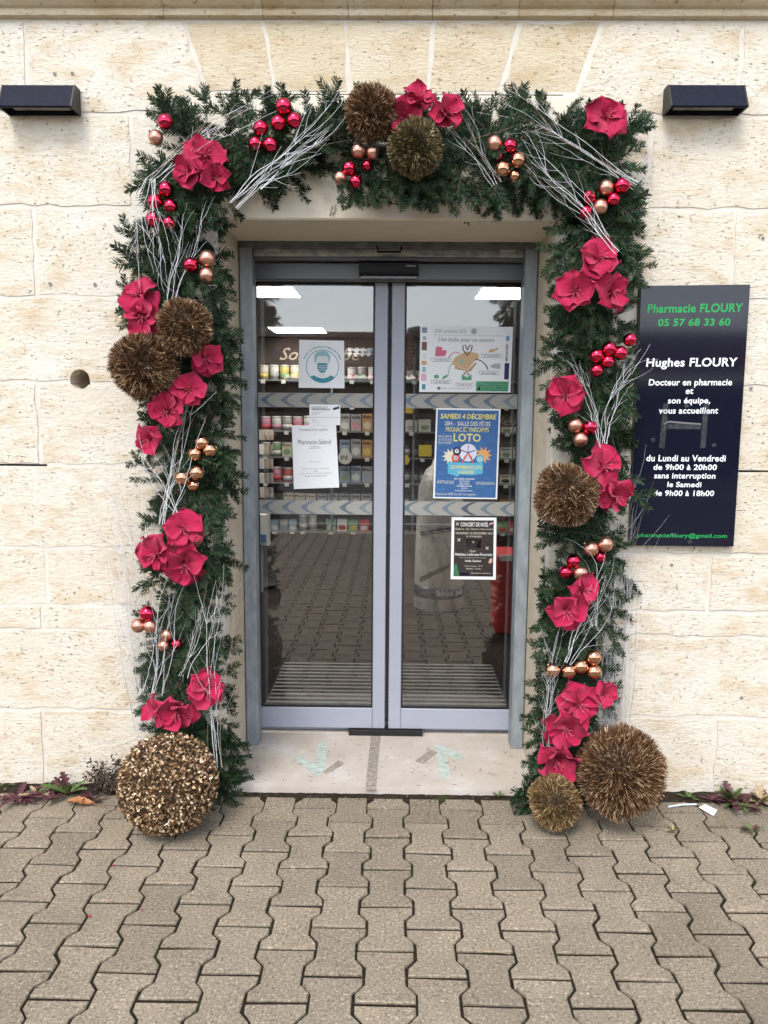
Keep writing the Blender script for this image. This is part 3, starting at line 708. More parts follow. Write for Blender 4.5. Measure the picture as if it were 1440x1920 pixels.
for k, (v0, v1, mt) in enumerate(((0.03, 0.11, plain('navy_grey_print', (0.22, 0.27, 0.36), .7)), (0.16, 0.22, INKL), (0.245, 0.37, plain('wine_print', (0.20, 0.10, 0.08), .7)), (0.42, 0.50, SKINT), (0.53, 0.59, plain('orange_print', (0.62, 0.36, 0.16), .7)), (0.62, 0.70, TEALL), (0.725, 0.83, plain('rose_print', (0.70, 0.42, 0.52), .7)), (0.88, 0.96, TEAL))):
    s.rect(t, 'sponsor_mark', 0.02 + .01 * (k % 2), v0, 0.075 - .008 * (k % 2), v1, mt)
s.rect(t, 'sponsor_strip', 0.925, 0.55, 0.975, 0.80, NAVYI); s.text(t, 'COULEUR', 0.93, 0.26, 0.955, 0.53, BR, bold=0.02); s.rect(t, 'sponsor_mark', 0.93, 0.14, 0.965, 0.21, plain('sky_print', (0.15, 0.34, 0.62), .7))

s = Sheet([(818, 765), (938.5, 767), (932, 936), (812, 934)], YPA + 0.0002)
t = thing('lottery_poster', 'blue poster announcing a lotto evening with a drawn prize wheel', 'poster', s.base); s.board(t, 'paper', PAPER)
def wood_blue():
    q = NT('blue_wood_print'); co = q.coords('Object', (6, 1, 60)); f = q.noise(co, 4, 4)
    return q.set(col=q.ramp(f, [(0.3, (0.022, 0.085, 0.24)), (0.7, (0.05, 0.17, 0.42))]), rough=0.6)
s.rect(t, 'blue_ground', 0.025, 0.018, 0.975, 0.985, wood_blue())
YEL = plain('yellow_print', (0.72, 0.64, 0.18), 0.7); CRM = plain('cream_print', (0.72, 0.68, 0.55), 0.7); LBL = plain('light_blue_print', (0.10, 0.42, 0.62), 0.7); ORA = plain('orange_print2', (0.70, 0.36, 0.12), 0.7); REDP = plain('red_print', (0.62, 0.09, 0.05), 0.7)
s.text(t, 'SAMEDI 4 DÉCEMBRE', 0.07, 0.045, 0.94, 0.115, YEL, bold=0.03, shear=0.12); s.text(t, '20H -  SALLE DES FÊTES', 0.14, 0.13, 0.85, 0.19, CRM, bold=0.008); s.text(t, 'PRIGNAC ET MARCAMPS', 0.16, 0.205, 0.83, 0.258, YEL, bold=0.008)
s.text(t, 'LOTO', 0.285, 0.275, 0.71, 0.365, YEL, bold=0.02)
for k, q in enumerate(('10€ LE CARTON', 'OU 15€ LES TROIS', 'PLUS UN OFFERT')): s.text(t, q, 0.05, 0.295 + k * .036, 0.26, 0.322 + k * .036, CRM)
for cx, cy, rr in ((0.24, 0.53, 0.13), (0.76, 0.51, 0.14)):
    s.poly(t, 'burst', [(cx + (rr if k % 2 == 0 else rr * .55) * math.cos(6.2832 * k / 20), cy + .7 * (rr if k % 2 == 0 else rr * .55) * math.sin(6.2832 * k / 20)) for k in range(20)], CRM if cx < .5 else ORA, 0.0007)
s.disc(t, 'prize_wheel', 0.52, 0.485, 0.135, 0.098, plain('lilac_print', (0.66, 0.66, 0.80), .7), 0.0010); s.ring(t, 'wheel_rim', 0.52, 0.485, 0.135, 0.098, 0.016, SKINT, 0.0012, asp=.73)
for k in range(5): s.line(t, 'wheel_spoke', [(0.52, 0.485), (0.52 + .115 * math.cos(1.2566 * k - 1.57), 0.485 + .084 * math.sin(1.2566 * k - 1.57))], 0.005, NAVYI, 0.0013)
s.line(t, 'wheel_leg', [(0.51, 0.50), (0.43, 0.60)], 0.010, REDP, 0.0014); s.line(t, 'wheel_leg', [(0.53, 0.50), (0.61, 0.60)], 0.010, REDP, 0.0014)
for u, v, mt, q in ((0.345, 0.47, NAVYI, '7'), (0.33, 0.545, REDP, '18'), (0.71, 0.555, LBL, '35')):
    s.disc(t, 'lotto_ball', u, v, 0.065, 0.048, mt, 0.0012); s.disc(t, 'ball_face', u, v, 0.035, 0.026, SKINT, 0.0014, 12); s.text(t, q, u - .018, v - .015, u + .018, v + .015, INKB, lift=0.0017, bold=.02)
s.poly(t, 'ribbon_banner', [(0.21, 0.595), (0.76, 0.60), (0.76, 0.715), (0.60, 0.735), (0.40, 0.73), (0.37, 0.755), (0.215, 0.72)], LBL, 0.0010)
s.text(t, 'DE NOMBREUX LOTS', 0.26, 0.628, 0.74, 0.668, YEL, lift=0.0013, bold=.02); s.text(t, 'A GAGNER !', 0.37, 0.682, 0.64, 0.72, YEL, lift=0.0013, bold=.02)
for k, q in enumerate(('Bon cadeau restaurant', 'Console', 'Bons achats', 'Corbeilles de Noël', 'Jambons', "Et plein d'autres encore...")):
    hw = (.16, .08, .07, .12, .05, .14)[k]; s.text(t, q, 0.48 - hw, 0.765 + k * .027, 0.48 + hw, 0.786 + k * .027, WHITE, bold=.01)
s.text(t, 'BUVETTE SUR PLACE', 0.06, 0.80, 0.32, 0.835, CRM); s.text(t, 'PETITE RESTAURATION', 0.66, 0.81, 0.95, 0.84, CRM); s.text(t, "Organisé par l'APE Les p'tits cro-magnons", 0.03, 0.935, 0.66, 0.97, CRM)

s = Sheet([(847, 970), (931, 970.5), (929.5, 1087), (845, 1086)], YPA + 0.0002)
t = thing('concert_poster', 'dark brown christmas concert poster with a white border', 'poster', s.base); s.board(t, 'paper', PAPER)
def wood_dark():
    q = NT('dark_plank_print'); co = q.coords('Object', (5, 1, 45)); f = q.noise(co, 4, 4)
    return q.set(col=q.ramp(f, [(0.3, (0.012, 0.009, 0.009)), (0.7, (0.045, 0.03, 0.028))]), rough=0.6)
s.rect(t, 'brown_ground', 0.06, 0.045, 0.94, 0.95, wood_dark())
s.text(t, 'CONCERT DE NOËL', 0.20, 0.065, 0.82, 0.145, WHITE, bold=0.015); s.text(t, 'Église de Saint-Gervais', 0.09, 0.165, 0.92, 0.205, CRM); s.text(t, 'VENDREDI 10 DÉCEMBRE 2021', 0.09, 0.23, 0.92, 0.268, CRM); s.text(t, 'À 19 HEURES', 0.33, 0.285, 0.68, 0.318, CRM)
s.rect(t, 'portrait_ground', 0.33, 0.345, 0.66, 0.49, plain('grey_print2', (0.40, 0.41, 0.42), .7)); s.poly(t, 'portrait_suit', [(0.40, 0.49), (0.43, 0.42), (0.48, 0.405), (0.54, 0.42), (0.57, 0.49)], INKB, 0.0008); s.disc(t, 'portrait_head', 0.49, 0.385, 0.028, 0.028, plain('tan_print', (0.35, 0.20, 0.14), .7), 0.0010, 12); s.disc(t, 'portrait_hair', 0.49, 0.368, 0.028, 0.014, INKB, 0.0012, 10)
s.text(t, 'Chant', 0.41, 0.52, 0.55, 0.555, CRM, shear=.3); s.text(t, 'Mathieu Laforest-Fournier', 0.09, 0.57, 0.92, 0.615, WHITE, bold=.01); s.text(t, 'Accompagnement piano', 0.18, 0.635, 0.78, 0.66, INKL, shear=.3); s.text(t, 'Stella Gachet', 0.31, 0.68, 0.67, 0.715, WHITE, bold=.01)
s.text(t, 'Tarif unique : 10 €', 0.30, 0.77, 0.70, 0.795, CRM); s.text(t, 'Gratuit - 12 ans', 0.34, 0.81, 0.66, 0.835, CRM); s.text(t, 'Informations et réservations', 0.45, 0.885, 0.88, 0.905, CRM); s.rect(t, 'small_print', 0.55, 0.922, 0.80, 0.932, CRM)
s.poly(t, 'fir_tree_mark', [(0.10, 0.94), (0.06, 0.94), (0.06, 0.80), (0.11, 0.735), (0.15, 0.80), (0.165, 0.86), (0.19, 0.94)], plain('dark_green_print', (0.03, 0.17, 0.07), .7), 0.0008); s.poly(t, 'bell_mark', [(0.83, 0.72), (0.86, 0.66), (0.91, 0.65), (0.92, 0.71), (0.86, 0.74)], plain('peach_print', (0.62, 0.36, 0.28), .7), 0.0008)
for u, v in ((0.13, 0.105), (0.17, 0.36), (0.80, 0.49)):
    s.line(t, 'star_mark', [(u - .03, v - .022), (u + .03, v + .022)], .005, CRM); s.line(t, 'star_mark', [(u - .03, v + .022), (u + .03, v - .022)], .005, CRM, .0009)
s.line(t, 'cane_mark', [(0.84, 0.115), (0.86, 0.10), (0.93, 0.085)], .012, plain('rose_print', (0.70, 0.42, 0.52), .7)); s.rect(t, 'logo_mark', 0.20, 0.895, 0.40, 0.935, WHITE); s.text(t, 'GIRONDE', 0.22, 0.90, 0.38, 0.93, NAVYI, lift=.001)

# ================================================================== INSIDE THE SHOP
CEIL = 2.40; YB = 6.75; YSH = 6.42                        # ceiling, back wall, shelf fronts
FZ = STEPZ - 0.006
FLOORM = plain('dark_shop_floor', (0.022, 0.018, 0.016), 0.85, vary=0.15, scale=3)
FLOORM.node_tree.nodes['Principled BSDF'].inputs['Specular IOR Level'].default_value = 0.05
o = MB().box(-4.2, 4.2, 0.661, YB, FZ - 0.05, FZ).build('shop_floor', FLOORM); tag(o, kind='structure')
o = MB().box(-4.2, 4.2, 0.661, YB, CEIL, CEIL + 0.1).build('shop_ceiling', plain('white_ceiling', (0.68, 0.69, 0.71), 0.9, vary=0.02)); tag(o, kind='structure')
DKW = plain('dark_shop_wall', (0.075, 0.055, 0.045), 0.7)
for nm, b in (('shop_wall', (-4.3, -4.2, 0.661, YB, FZ, CEIL)), ('shop_wall', (4.2, 4.3, 0.661, YB, FZ, CEIL)), ('shop_wall', (-4.3, 4.3, YB, YB + 0.1, FZ, CEIL))):
    o = MB().box(*b).build(nm, DKW); tag(o, kind='structure')
o = MB().box(-4.3, 4.3, 0.661, YB + 0.1, CEIL + 0.101, 4.5).build('upper_storey', DKW); tag(o, kind='structure')
# ceiling light panels
LED = emit('led_panel', (1.0, 0.97, 0.92), 10.0)
def panel(x0, x1, y0, y1, label):
    t = thing('ceiling_light', label, 'ceiling light', ((x0 + x1) / 2, (y0 + y1) / 2, CEIL), 'square ceiling light panels')
    MB().box(x0, x1, y0, y1, CEIL - 0.012, CEIL - 0.0005).build('frame', plain('white_frame', (0.7, 0.7, 0.7), .5), t)
    MB().box(x0 + .02, x1 - .02, y0 + .02, y1 - .02, CEIL - 0.0145, CEIL - 0.0125).build('diffuser', LED, t)
a0, a1 = PZ(545, 530, CEIL), PZ(570, 555, CEIL)
xr = (a0.x + a1.x) / 2; panel(xr - 1.2, xr, a1.y - .62, a1.y, 'lit ceiling panel seen at the top of the left glass door')
b0, b1 = PZ(905, 532, CEIL), PZ(885, 558, CEIL)
xl = (b0.x + b1.x) / 2; panel(xl, xl + 1.2, b1.y - .62, b1.y, 'lit ceiling panel seen at the top of the right glass door')
c0, c1 = PZ(515, 622, CEIL), PZ(615, 622, CEIL)
panel(c0.x, c1.x, c0.y - .6, min(c0.y, 6.2), 'lit ceiling panel further back above the face mask sign')
# entrance mat of metal bars
mt0, mt1 = PZ(530, 1246, FZ), PZ(922, 1246, FZ)
mat_t = thing('entrance_mat', 'ribbed metal entrance mat just inside the glass doors', 'mat', ((mt0.x + mt1.x) / 2, 0.95, FZ))
MB().box(mt0.x, mt1.x, 0.68, mt0.y, FZ + 0.0005, FZ + 0.006).build('mat_base', RUBBER, mat_t)
nb = 15; bar = MB().bbox(-(mt1.x - mt0.x) / 2 + .01, (mt1.x - mt0.x) / 2 - .01, 0, 0.02, 0, 0.008, 0.001).mesh('mat_bar', plain('mat_aluminium', (0.17, 0.165, 0.15), 0.6, 0.1))
for k in range(nb): inst('mat_bar', bar, mat_t, (0, 0.70 + (mt0.y - 0.72) * k / (nb - 1) - 0.95, 0.0065))

# back shelving
zsh = [P(600, q, YSH).z for q in (712, 760, 808, 857, 905, 950, 997)]
shx0, shx1 = P(440, 850, YSH).x, P(1020, 850, YSH).x
SH = thing('wall_shelving', 'dark wall shelving stocked with products at the back of the shop', 'shelving', ((shx0 + shx1) / 2, YSH + .2, FZ))
MB().box(shx0 - .5, shx1 + .5, YSH + 0.28, YSH + 0.31, FZ, CEIL - 0.02).build('back_panel', plain('shelf_back', (0.10, 0.078, 0.066), .7), SH)
brd = plain('shelf_board_grey', (0.16, 0.16, 0.165), 0.45)
for z in zsh: MB().box(shx0 - .5, shx1 + .5, YSH, YSH + 0.278, z - 0.018, z).build('shelf_board', brd, SH)
MB().box(shx0 - .5, shx1 + .5, YSH + 0.005, YSH + 0.27, FZ + .001, zsh[-1] - 0.02).build('plinth', plain('plinth_dark', (0.03, 0.028, 0.028), .6), SH)
for k in range(4):
    x = P((468, 622, 775, 985)[k], 850, YSH).x; MB().box(x - .012, x + .012, YSH + .015, YSH + .276, zsh[-1], zsh[0] + .28).build('upright', brd, SH)
tagm = MB().box(-.026, .026, -.004, 0, -.045, .0).mesh('price_tag', plain('price_tag_white', (0.55, 0.54, 0.50), .6))
yel = plain('yellow_price_card', (0.62, 0.46, 0.04), .6)
CREAMG = plain('gold_cream_letters', (0.30, 0.25, 0.18), .6)
# header lettering standing on the shelving
for q0, q1, y0, y1, word in ((524, 677, 652, 676, 'Soins bébé'), (868, 1000, 780, 803, 'Hygiène')):
    A, B = P(q0, y0, YSH - .01), P(q1, y1, YSH - .01)
    text(SH, word, lambda a, b, A=A, B=B: Vector((A.x + (B.x - A.x) * a, A.y, A.z + (B.z - A.z) * b)), CREAMG, name='header_lettering', shear=0.4, bold=0.004)
# products
def colr(n, c): return plain('pack_' + n, c, .5, vary=.1, scale=25)
PK = {'white': (0.52, 0.51, 0.47), 'pale blue': (0.24, 0.29, 0.36), 'grey': (0.30, 0.29, 0.28), 'orange': (0.42, 0.22, 0.08), 'green': (0.16, 0.27, 0.13), 'red': (0.42, 0.05, 0.05), 'pink': (0.48, 0.20, 0.25), 'yellow': (0.52, 0.40, 0.10), 'dark': (0.03, 0.03, 0.035), 'cream': (0.50, 0.45, 0.34)}
ORD = ['first', 'second', 'third', 'fourth', 'fifth', 'sixth', 'seventh', 'eighth', 'ninth', 'tenth', 'eleventh', 'twelfth', 'thirteenth', 'fourteenth', 'fifteenth', 'sixteenth', 'seventeenth', 'eighteenth', 'nineteenth', 'twentieth', 'twenty-first', 'twenty-second', 'twenty-third', 'twenty-fourth', 'twenty-fifth', 'twenty-sixth']
SHN = ['top', 'second', 'third', 'fourth', 'fifth', 'sixth', 'bottom']
pr_ = random.Random(21); PMESH = {}
def pmesh(key, fn, mats):
    if key not in PMESH: PMESH[key] = fn().mesh(key, mats, smooth=key.startswith(('can', 'bottle')))
    return PMESH[key]
def product(kind, x, z, w_, h_, c, ac, si, k, word=None):
    nm = {'can': 'milk_can', 'box': 'product_box', 'bottle': 'pump_bottle', 'wipes': 'wipes_pack'}[kind]
    side = 'left' if x < xg else 'right'
    lab = '%s %s on the %s shelf, %s from the left' % (c, nm.replace('_', ' '), SHN[si], ORD[k])
    y = YSH + 0.03; t = thing(nm, lab, {'can': 'can', 'box': 'box', 'bottle': 'bottle', 'wipes': 'pack'}[kind], (x, y + .06, z), 'products on the back shelves')
    M = colr(c.replace(' ', '_'), PK[c]); A = colr(ac.replace(' ', '_'), PK[ac])
    if kind == 'can':
        r = w_ * .47; inst('body', pmesh('can%.3f%.3f%s' % (w_, h_, c), lambda: MB().lathe([(r, 0), (r, h_ * .86), (r * .97, h_ * .87)], n=18), M), t)
        inst('lid', pmesh('canlid%.3f%.3f' % (w_, h_), lambda: MB().lathe([(r * 1.02, h_ * .872), (r * 1.02, h_ * .97), (r * .9, h_)], n=18), colr('white', PK['white'])), t)
        inst('label_band', pmesh('canband%.3f%.3f%s' % (w_, h_, ac), lambda: MB().lathe([(r * 1.005, h_ * .12), (r * 1.005, h_ * .42)], n=18), A), t)
    elif kind == 'bottle':
        r = w_ * .42; inst('body', pmesh('bottle%.3f%.3f' % (w_, h_) + c, lambda: MB().lathe([(r, 0), (r, h_ * .62), (r * .4, h_ * .72), (r * .35, h_ * .8)], n=14), M), t)
        inst('pump', pmesh('bottlepump%.3f' % h_, lambda: MB().lathe([(r * .2, h_ * .8), (r * .2, h_ * .9), (r * .5, h_ * .91), (r * .45, h_ * .97)], n=10), A), t)
        inst('label_band', pmesh('bottleband%.3f' % h_ + ac, lambda: MB().lathe([(r * 1.01, h_ * .15), (r * 1.01, h_ * .48)], n=14), colr('grey', PK['grey'])), t)
    else:
        inst('carton', pmesh('box%.3f%.3f' % (w_, h_) + c, lambda: MB().bbox(-w_ * .47, w_ * .47, -.06, .06, 0, h_, .003), M), t)
        inst('front_print', pmesh('print%.3f%.3f' % (w_, h_) + ac, lambda: MB().flat([(w_ * .36 * math.cos(a), -.0606, h_ * .33 + h_ * .22 * math.sin(a)) for a in [6.2832 * q / 14 for q in range(14)]]), A), t)
        if word: text(t, word, lambda a, b: Vector((x + w_ * (-.4 + .8 * a), y + .06 - .0612, z + h_ * (.92 - .2 * b))), INKB if c != 'dark' else WHITE, bold=.03, res=1)
    return t
def shelf_px(si, px0, px1, step, hpx, spec):
    z = zsh[si]; xq = px0; i = 0
    while xq < px1 - step * .4:
        kind, c, ac, word = spec[i % len(spec)] if not callable(spec) else spec(i)
        a, b = P(xq, 850, YSH + .03), P(xq + step, 850, YSH + .03)
        CNT[si] = CNT.get(si, -1) + 1
        product(kind, (a.x + b.x) / 2, z + .0005, (b.x - a.x) * .97, hpx * (YSH + CAMD) / FPX * pr_.uniform(.97, 1.03), c, ac, si, CNT[si], word)
        if i % 2 == 0: inst('price_tag', tagm, SH, (Vector(((a.x + b.x) / 2, YSH - .001, z - .002)) - SH.location))
        xq += step; i += 1
CNT = {}
GAL = [('box', 'grey', 'white', 'Gallia')]; PIC = [('box', 'cream', 'pale blue', 'Picot')]
shelf_px(0, 486, 556, 19, 27, [('can', 'cream', 'yellow', None), ('can', 'white', 'grey', None), ('can', 'yellow', 'green', None)])
shelf_px(0, 650, 700, 19, 24, [('can', 'white', 'pink', None), ('can', 'grey', 'green', None)])
shelf_px(0, 760, 792, 30, 18, [('wipes', 'white', 'red', None)])
shelf_px(1, 600, 700, 24, 17, [('box', 'green', 'white', None), ('box', 'white', 'red', None), ('box', 'cream', 'orange', None)])
shelf_px(1, 760, 985, 22, 17, [('box', 'cream', 'pink', None), ('box', 'dark', 'grey', None), ('box', 'white', 'green', None)])
shelf_px(2, 488, 580, 20, 27, [('can', 'pink', 'red', None), ('can', 'white', 'pink', None), ('can', 'grey', 'white', None)])
shelf_px(2, 636, 700, 21, 32, [('box', 'grey', 'white', 'Gallia'), ('box', 'grey', 'pink', 'Gallia'), ('box', 'orange', 'cream', 'Blédine')])
shelf_px(2, 758, 815, 25, 22, [('wipes', 'white', 'grey', None), ('wipes', 'white', 'green', None)])
shelf_px(2, 938, 985, 23, 10, [('box', 'cream', 'green', None), ('box', 'white', 'red', None)])
shelf_px(3, 488, 550, 20, 27, [('can', 'white', 'green', None), ('can', 'green', 'white', None), ('box', 'cream', 'green', 'Picot')])
shelf_px(3, 636, 700, 21, 33, [('box', 'pale blue', 'white', 'Gallia'), ('box', 'grey', 'white', 'Gallia'), ('box', 'orange', 'yellow', 'Blédine')])
shelf_px(3, 757, 815, 14, 33, [('bottle', 'dark', 'dark', None)])
shelf_px(3, 938, 985, 23, 20, [('box', 'white', 'green', 'Elgydium'), ('box', 'cream', 'red', 'Elgydium')])
shelf_px(4, 488, 550, 20, 28, [('can', 'dark', 'red', None), ('can', 'pink', 'red', None), ('can', 'red', 'white', None)])
shelf_px(4, 636, 700, 21, 31, [('box', 'pale blue', 'green', 'Gallia'), ('box', 'pale blue', 'white', 'Gallia'), ('box', 'grey', 'pale blue', 'Blédine')])
shelf_px(4, 757, 815, 14, 33, [('bottle', 'dark', 'dark', None)])
shelf_px(4, 938, 985, 23, 17, [('box', 'cream', 'dark', 'Elgydium'), ('box', 'white', 'green', 'Elgydium')])
shelf_px(5, 530, 700, 21, 24, lambda i: ('box', 'cream', 'pale blue', 'Picot') if i < 3 else ('box', 'grey', 'white', 'Gallia'))
shelf_px(5, 757, 815, 14, 30, [('bottle', 'dark', 'dark', None)])
shelf_px(5, 938, 985, 23, 14, [('box', 'orange', 'white', None), ('box', 'cream', 'red', None)])
shelf_px(6, 505, 556, 17, 21, [('box', 'pale blue', 'white', None), ('box', 'grey', 'pale blue', None)])
shelf_px(6, 558, 594, 18, 30, [('can', 'grey', 'white', None), ('can', 'white', 'grey', None)])
shelf_px(6, 610, 695, 21, 23, [('box', 'green', 'white', None), ('box', 'white', 'red', None), ('box', 'green', 'yellow', None), ('box', 'red', 'white', None)])
shelf_px(6, 935, 985, 22, 20, [('box', 'green', 'red', None), ('box', 'red', 'white', None)])
for q in ((765, 768, 18, 14), (797, 845, 24, 22), (762, 862, 8, 18)):
    A, B = P(q[0] - q[2] / 2, q[1] - q[3] / 2, YSH - .02), P(q[0] + q[2] / 2, q[1] + q[3] / 2, YSH - .02)
    MB().box(A.x, B.x, YSH - .021, YSH - .019, B.z, A.z).build('offer_card', yel, SH)
s = Sheet([(633, 844), (661, 844), (661, 872), (633, 872)], YSH - .03); rs_ = thing('round_sign', 'round white brand sign hanging before the baby milk boxes', 'sign', s.base)
s.disc(rs_, 'disc', .5, .5, .46, .46, colr('white', PK['white'])); s.text(rs_, 'gug', .2, .36, .68, .66, INKB, bold=.01)
# blister card rack near the left door, donation box below it
rk = P(492, 870, 3.6)
t = thing('blister_rack', 'revolving rack of small blister packs behind the left door edge', 'display rack', (rk.x - .05, 3.6, FZ))
MB().tube([(rk.x - .05, 3.6, FZ), (rk.x - .05, 3.6, P(492, 780, 3.6).z)], [.018, .018], 8).build('pole', GALV, t)
MB().lathe([(.2, 0), (.2, .03), (.03, .05)], (rk.x - .05, 3.6, FZ), 18).build('foot', BLACK, t)
bl = MB().bbox(-.045, .045, -.004, .004, -.085, 0, .002).mesh('blister_card', by_object('blister_print', [(0, (0.40, 0.33, 0.26)), (.5, (0.22, 0.2, 0.19)), (1, (0.5, 0.46, 0.42))], .3))
for r_ in range(5):
    for k in range(3):
        p = P(486 + k * 8.5, 806 + r_ * 27, 3.58 + .03 * k); inst('blister_card', bl, t, p - t.location, Matrix.Rotation(rnd.uniform(-.3, .3), 3, 'Z'))
A, B = P(470, 962, 3.3), P(503, 1024, 3.3)
t = thing('leaflet_box', 'white leaflet box with a blue label near the left door', 'box', ((A.x + B.x) / 2, 3.35, FZ))
MB().bbox(A.x, B.x, 3.3, 3.42, B.z, A.z, .012).build('case', colr('white', PK['white']), t); MB().bbox(B.x - .06, B.x - .015, 3.296, 3.2995, B.z + .03, B.z + .1, .002).build('blue_label', plain('blue_label_print', (0.03, 0.10, 0.28), .5), t)
MB().tube([((A.x + B.x) / 2, 3.36, FZ), ((A.x + B.x) / 2, 3.36, B.z)], [.02, .02], 8).build('stand', GALV, t)
# giant cotton pad pack and red display on the right
bp = PZ(822, 1138, FZ)
t = thing('cotton_pad_pack', 'oversized clear pack of cotton pads standing on the shop floor', 'display pack', (bp.x, bp.y, FZ))
hh = P(822, 862, bp.y).z - FZ; r0 = 47 * mpp(bp)
def packmat():
    q = NT('crinkled_film'); co = q.coords('Object', (1, 1, .6)); f = q.noise(co, 9, 5, .65)
    q.bump(f, .8, .03); return q.set(col=q.ramp(f, [(.3, (0.26, 0.25, 0.22)), (.7, (0.52, 0.50, 0.45))]), rough=.25)
m = MB().lathe([(r0 * .97, 0.002), (r0, .02), (r0 * .98, hh * .2), (r0 * .93, hh * .55), (r0 * .85, hh * .82), (r0 * .6, hh * .93), (r0 * .35, hh * .97), (r0 * .3, hh)], (bp.x, bp.y, FZ), 28); m.build('film_bag', packmat(), t, smooth=True)
z0_, z1_ = P(822, 1113, bp.y).z, P(822, 1092, bp.y).z
nb_ = plain('navy_pack_print', (0.02, 0.024, 0.06), .4)
MB().lathe([(r0 * 1.006, z0_), (r0 * 1.006, z1_)], (bp.x, bp.y, 0), 28).build('printed_band', nb_, t, smooth=True)
text(t, 'Stérilux  pads', lambda a, b: Vector((bp.x + r0 * 1.012 * math.sin(-.15 + 1.2 * a), bp.y - r0 * 1.012 * math.cos(-.15 + 1.2 * a), z1_ - (z1_ - z0_) * (.2 + .65 * b))), WHITE, bold=.01)
for k, (qa, qb) in enumerate(((985, 1000), (1040, 1085))):
    za, zb_ = P(822, qb, bp.y).z, P(822, qa, bp.y).z; m = MB(); vs = []
    for i in range(9):
        th = -.9 + 1.9 * i / 8; zz = za + (zb_ - za) * i / 8; rr = r0 * .99
        vs += [(bp.x + rr * math.sin(th), bp.y - rr * math.cos(th), zz), (bp.x + rr * math.sin(th), bp.y - rr * math.cos(th), zz + .035)]
    m.add(vs, [(2 * i, 2 * i + 2, 2 * i + 3, 2 * i + 1) for i in range(8)]).build('printed_swoosh', nb_, t)
A, B = P(934, 1042, 2.2), P(1000, 1042, 2.2)
zr_ = P(940, 1042, 2.2).z
t = thing('red_display', 'tall red display stand behind the right door edge', 'display stand', ((A.x + B.x) / 2, 2.3, FZ))
MB().bbox(A.x, B.x, 2.2, 2.55, FZ + .001, zr_, .01).build('stand', plain('red_cardboard', (0.32, 0.012, 0.014), .5), t)
C_, D_ = P(938, 1052, 2.19), P(964, 1041, 2.19)
MB().box(C_.x, D_.x, 2.188, 2.196, C_.z, D_.z).build('price_card', colr('white', PK['white']), t)

# ================================================================== ACROSS THE STREET (seen only in the reflections)
YH = -21.0
t = thing('opposite_house', 'low house with a brown tiled roof mirrored in the glass doors', 'house', (0.5, YH, -.3))
MB().box(-17, 17, YH - 6, YH, -.3, 2.45).build('wall', plain('dark_render', (0.10, 0.075, 0.06), .9, vary=.2, scale=2), t)
m = MB(); nc, nr = 160, 12
zE, zR, yE, yR = 2.5, 4.2, YH + .35, YH - 3.4
vs = []
for j in range(nr * 2):
    f = (j + 1) // 2 / nr; step = 0.0 if j % 2 == 0 else -.0
    for i in range(nc * 4 + 1):
        x = -17.3 + 34.6 * i / (nc * 4); ph = (0, .05, .07, .05)[i % 4]
        vs.append((x, yE + (yR - yE) * f, zE + (zR - zE) * f + ph + (0.05 if j % 2 == 0 else 0)))
W_ = nc * 4 + 1
m.add(vs, [(j * W_ + i, j * W_ + i + 1, (j + 1) * W_ + i + 1, (j + 1) * W_ + i) for j in range(nr * 2 - 1) for i in range(W_ - 1)])
roof = m.build('roof', plain('brown_roof_tile', (0.17, 0.085, 0.06), .85, vary=.5, scale=5), t)
MB().box(-17.4, 17.4, YH - 3.8, YH - 3.2, 4.1, 4.28).build('ridge', plain('brown_roof_tile', (0.17, 0.085, 0.06)), roof)
MB().box(-17.3, 17.3, yE, yE + .08, 2.36, 2.5).build('gutter', plain('gutter_zinc', (0.3, 0.3, 0.3), .5, .4), roof)
sk = MB().add([(-1.6, YH - 1.2, 3.28), (-.6, YH - 1.2, 3.28), (-.6, YH - 1.9, 3.62), (-1.6, YH - 1.9, 3.62)], [(0, 1, 2, 3)]).build('skylight', plain('skylight_glass', (0.4, 0.45, 0.5), .1), roof)
t = thing('street_lamp', 'mushroom topped street lamp mirrored in the right glass door', 'street lamp', (0.55, -15.5, -.3))
MB().tube([(0.55, -15.5, -.3), (0.55, -15.5, 3.15)], [.05, .04], 8).build('post', GALV_D, t)
MB().lathe([(.06, 0), (.1, .22), (.11, .26), (.28, .30), (.24, .37), (.06, .42)], (0.55, -15.5, 3.15), 16).build('lamp_head', GALV_D, t)

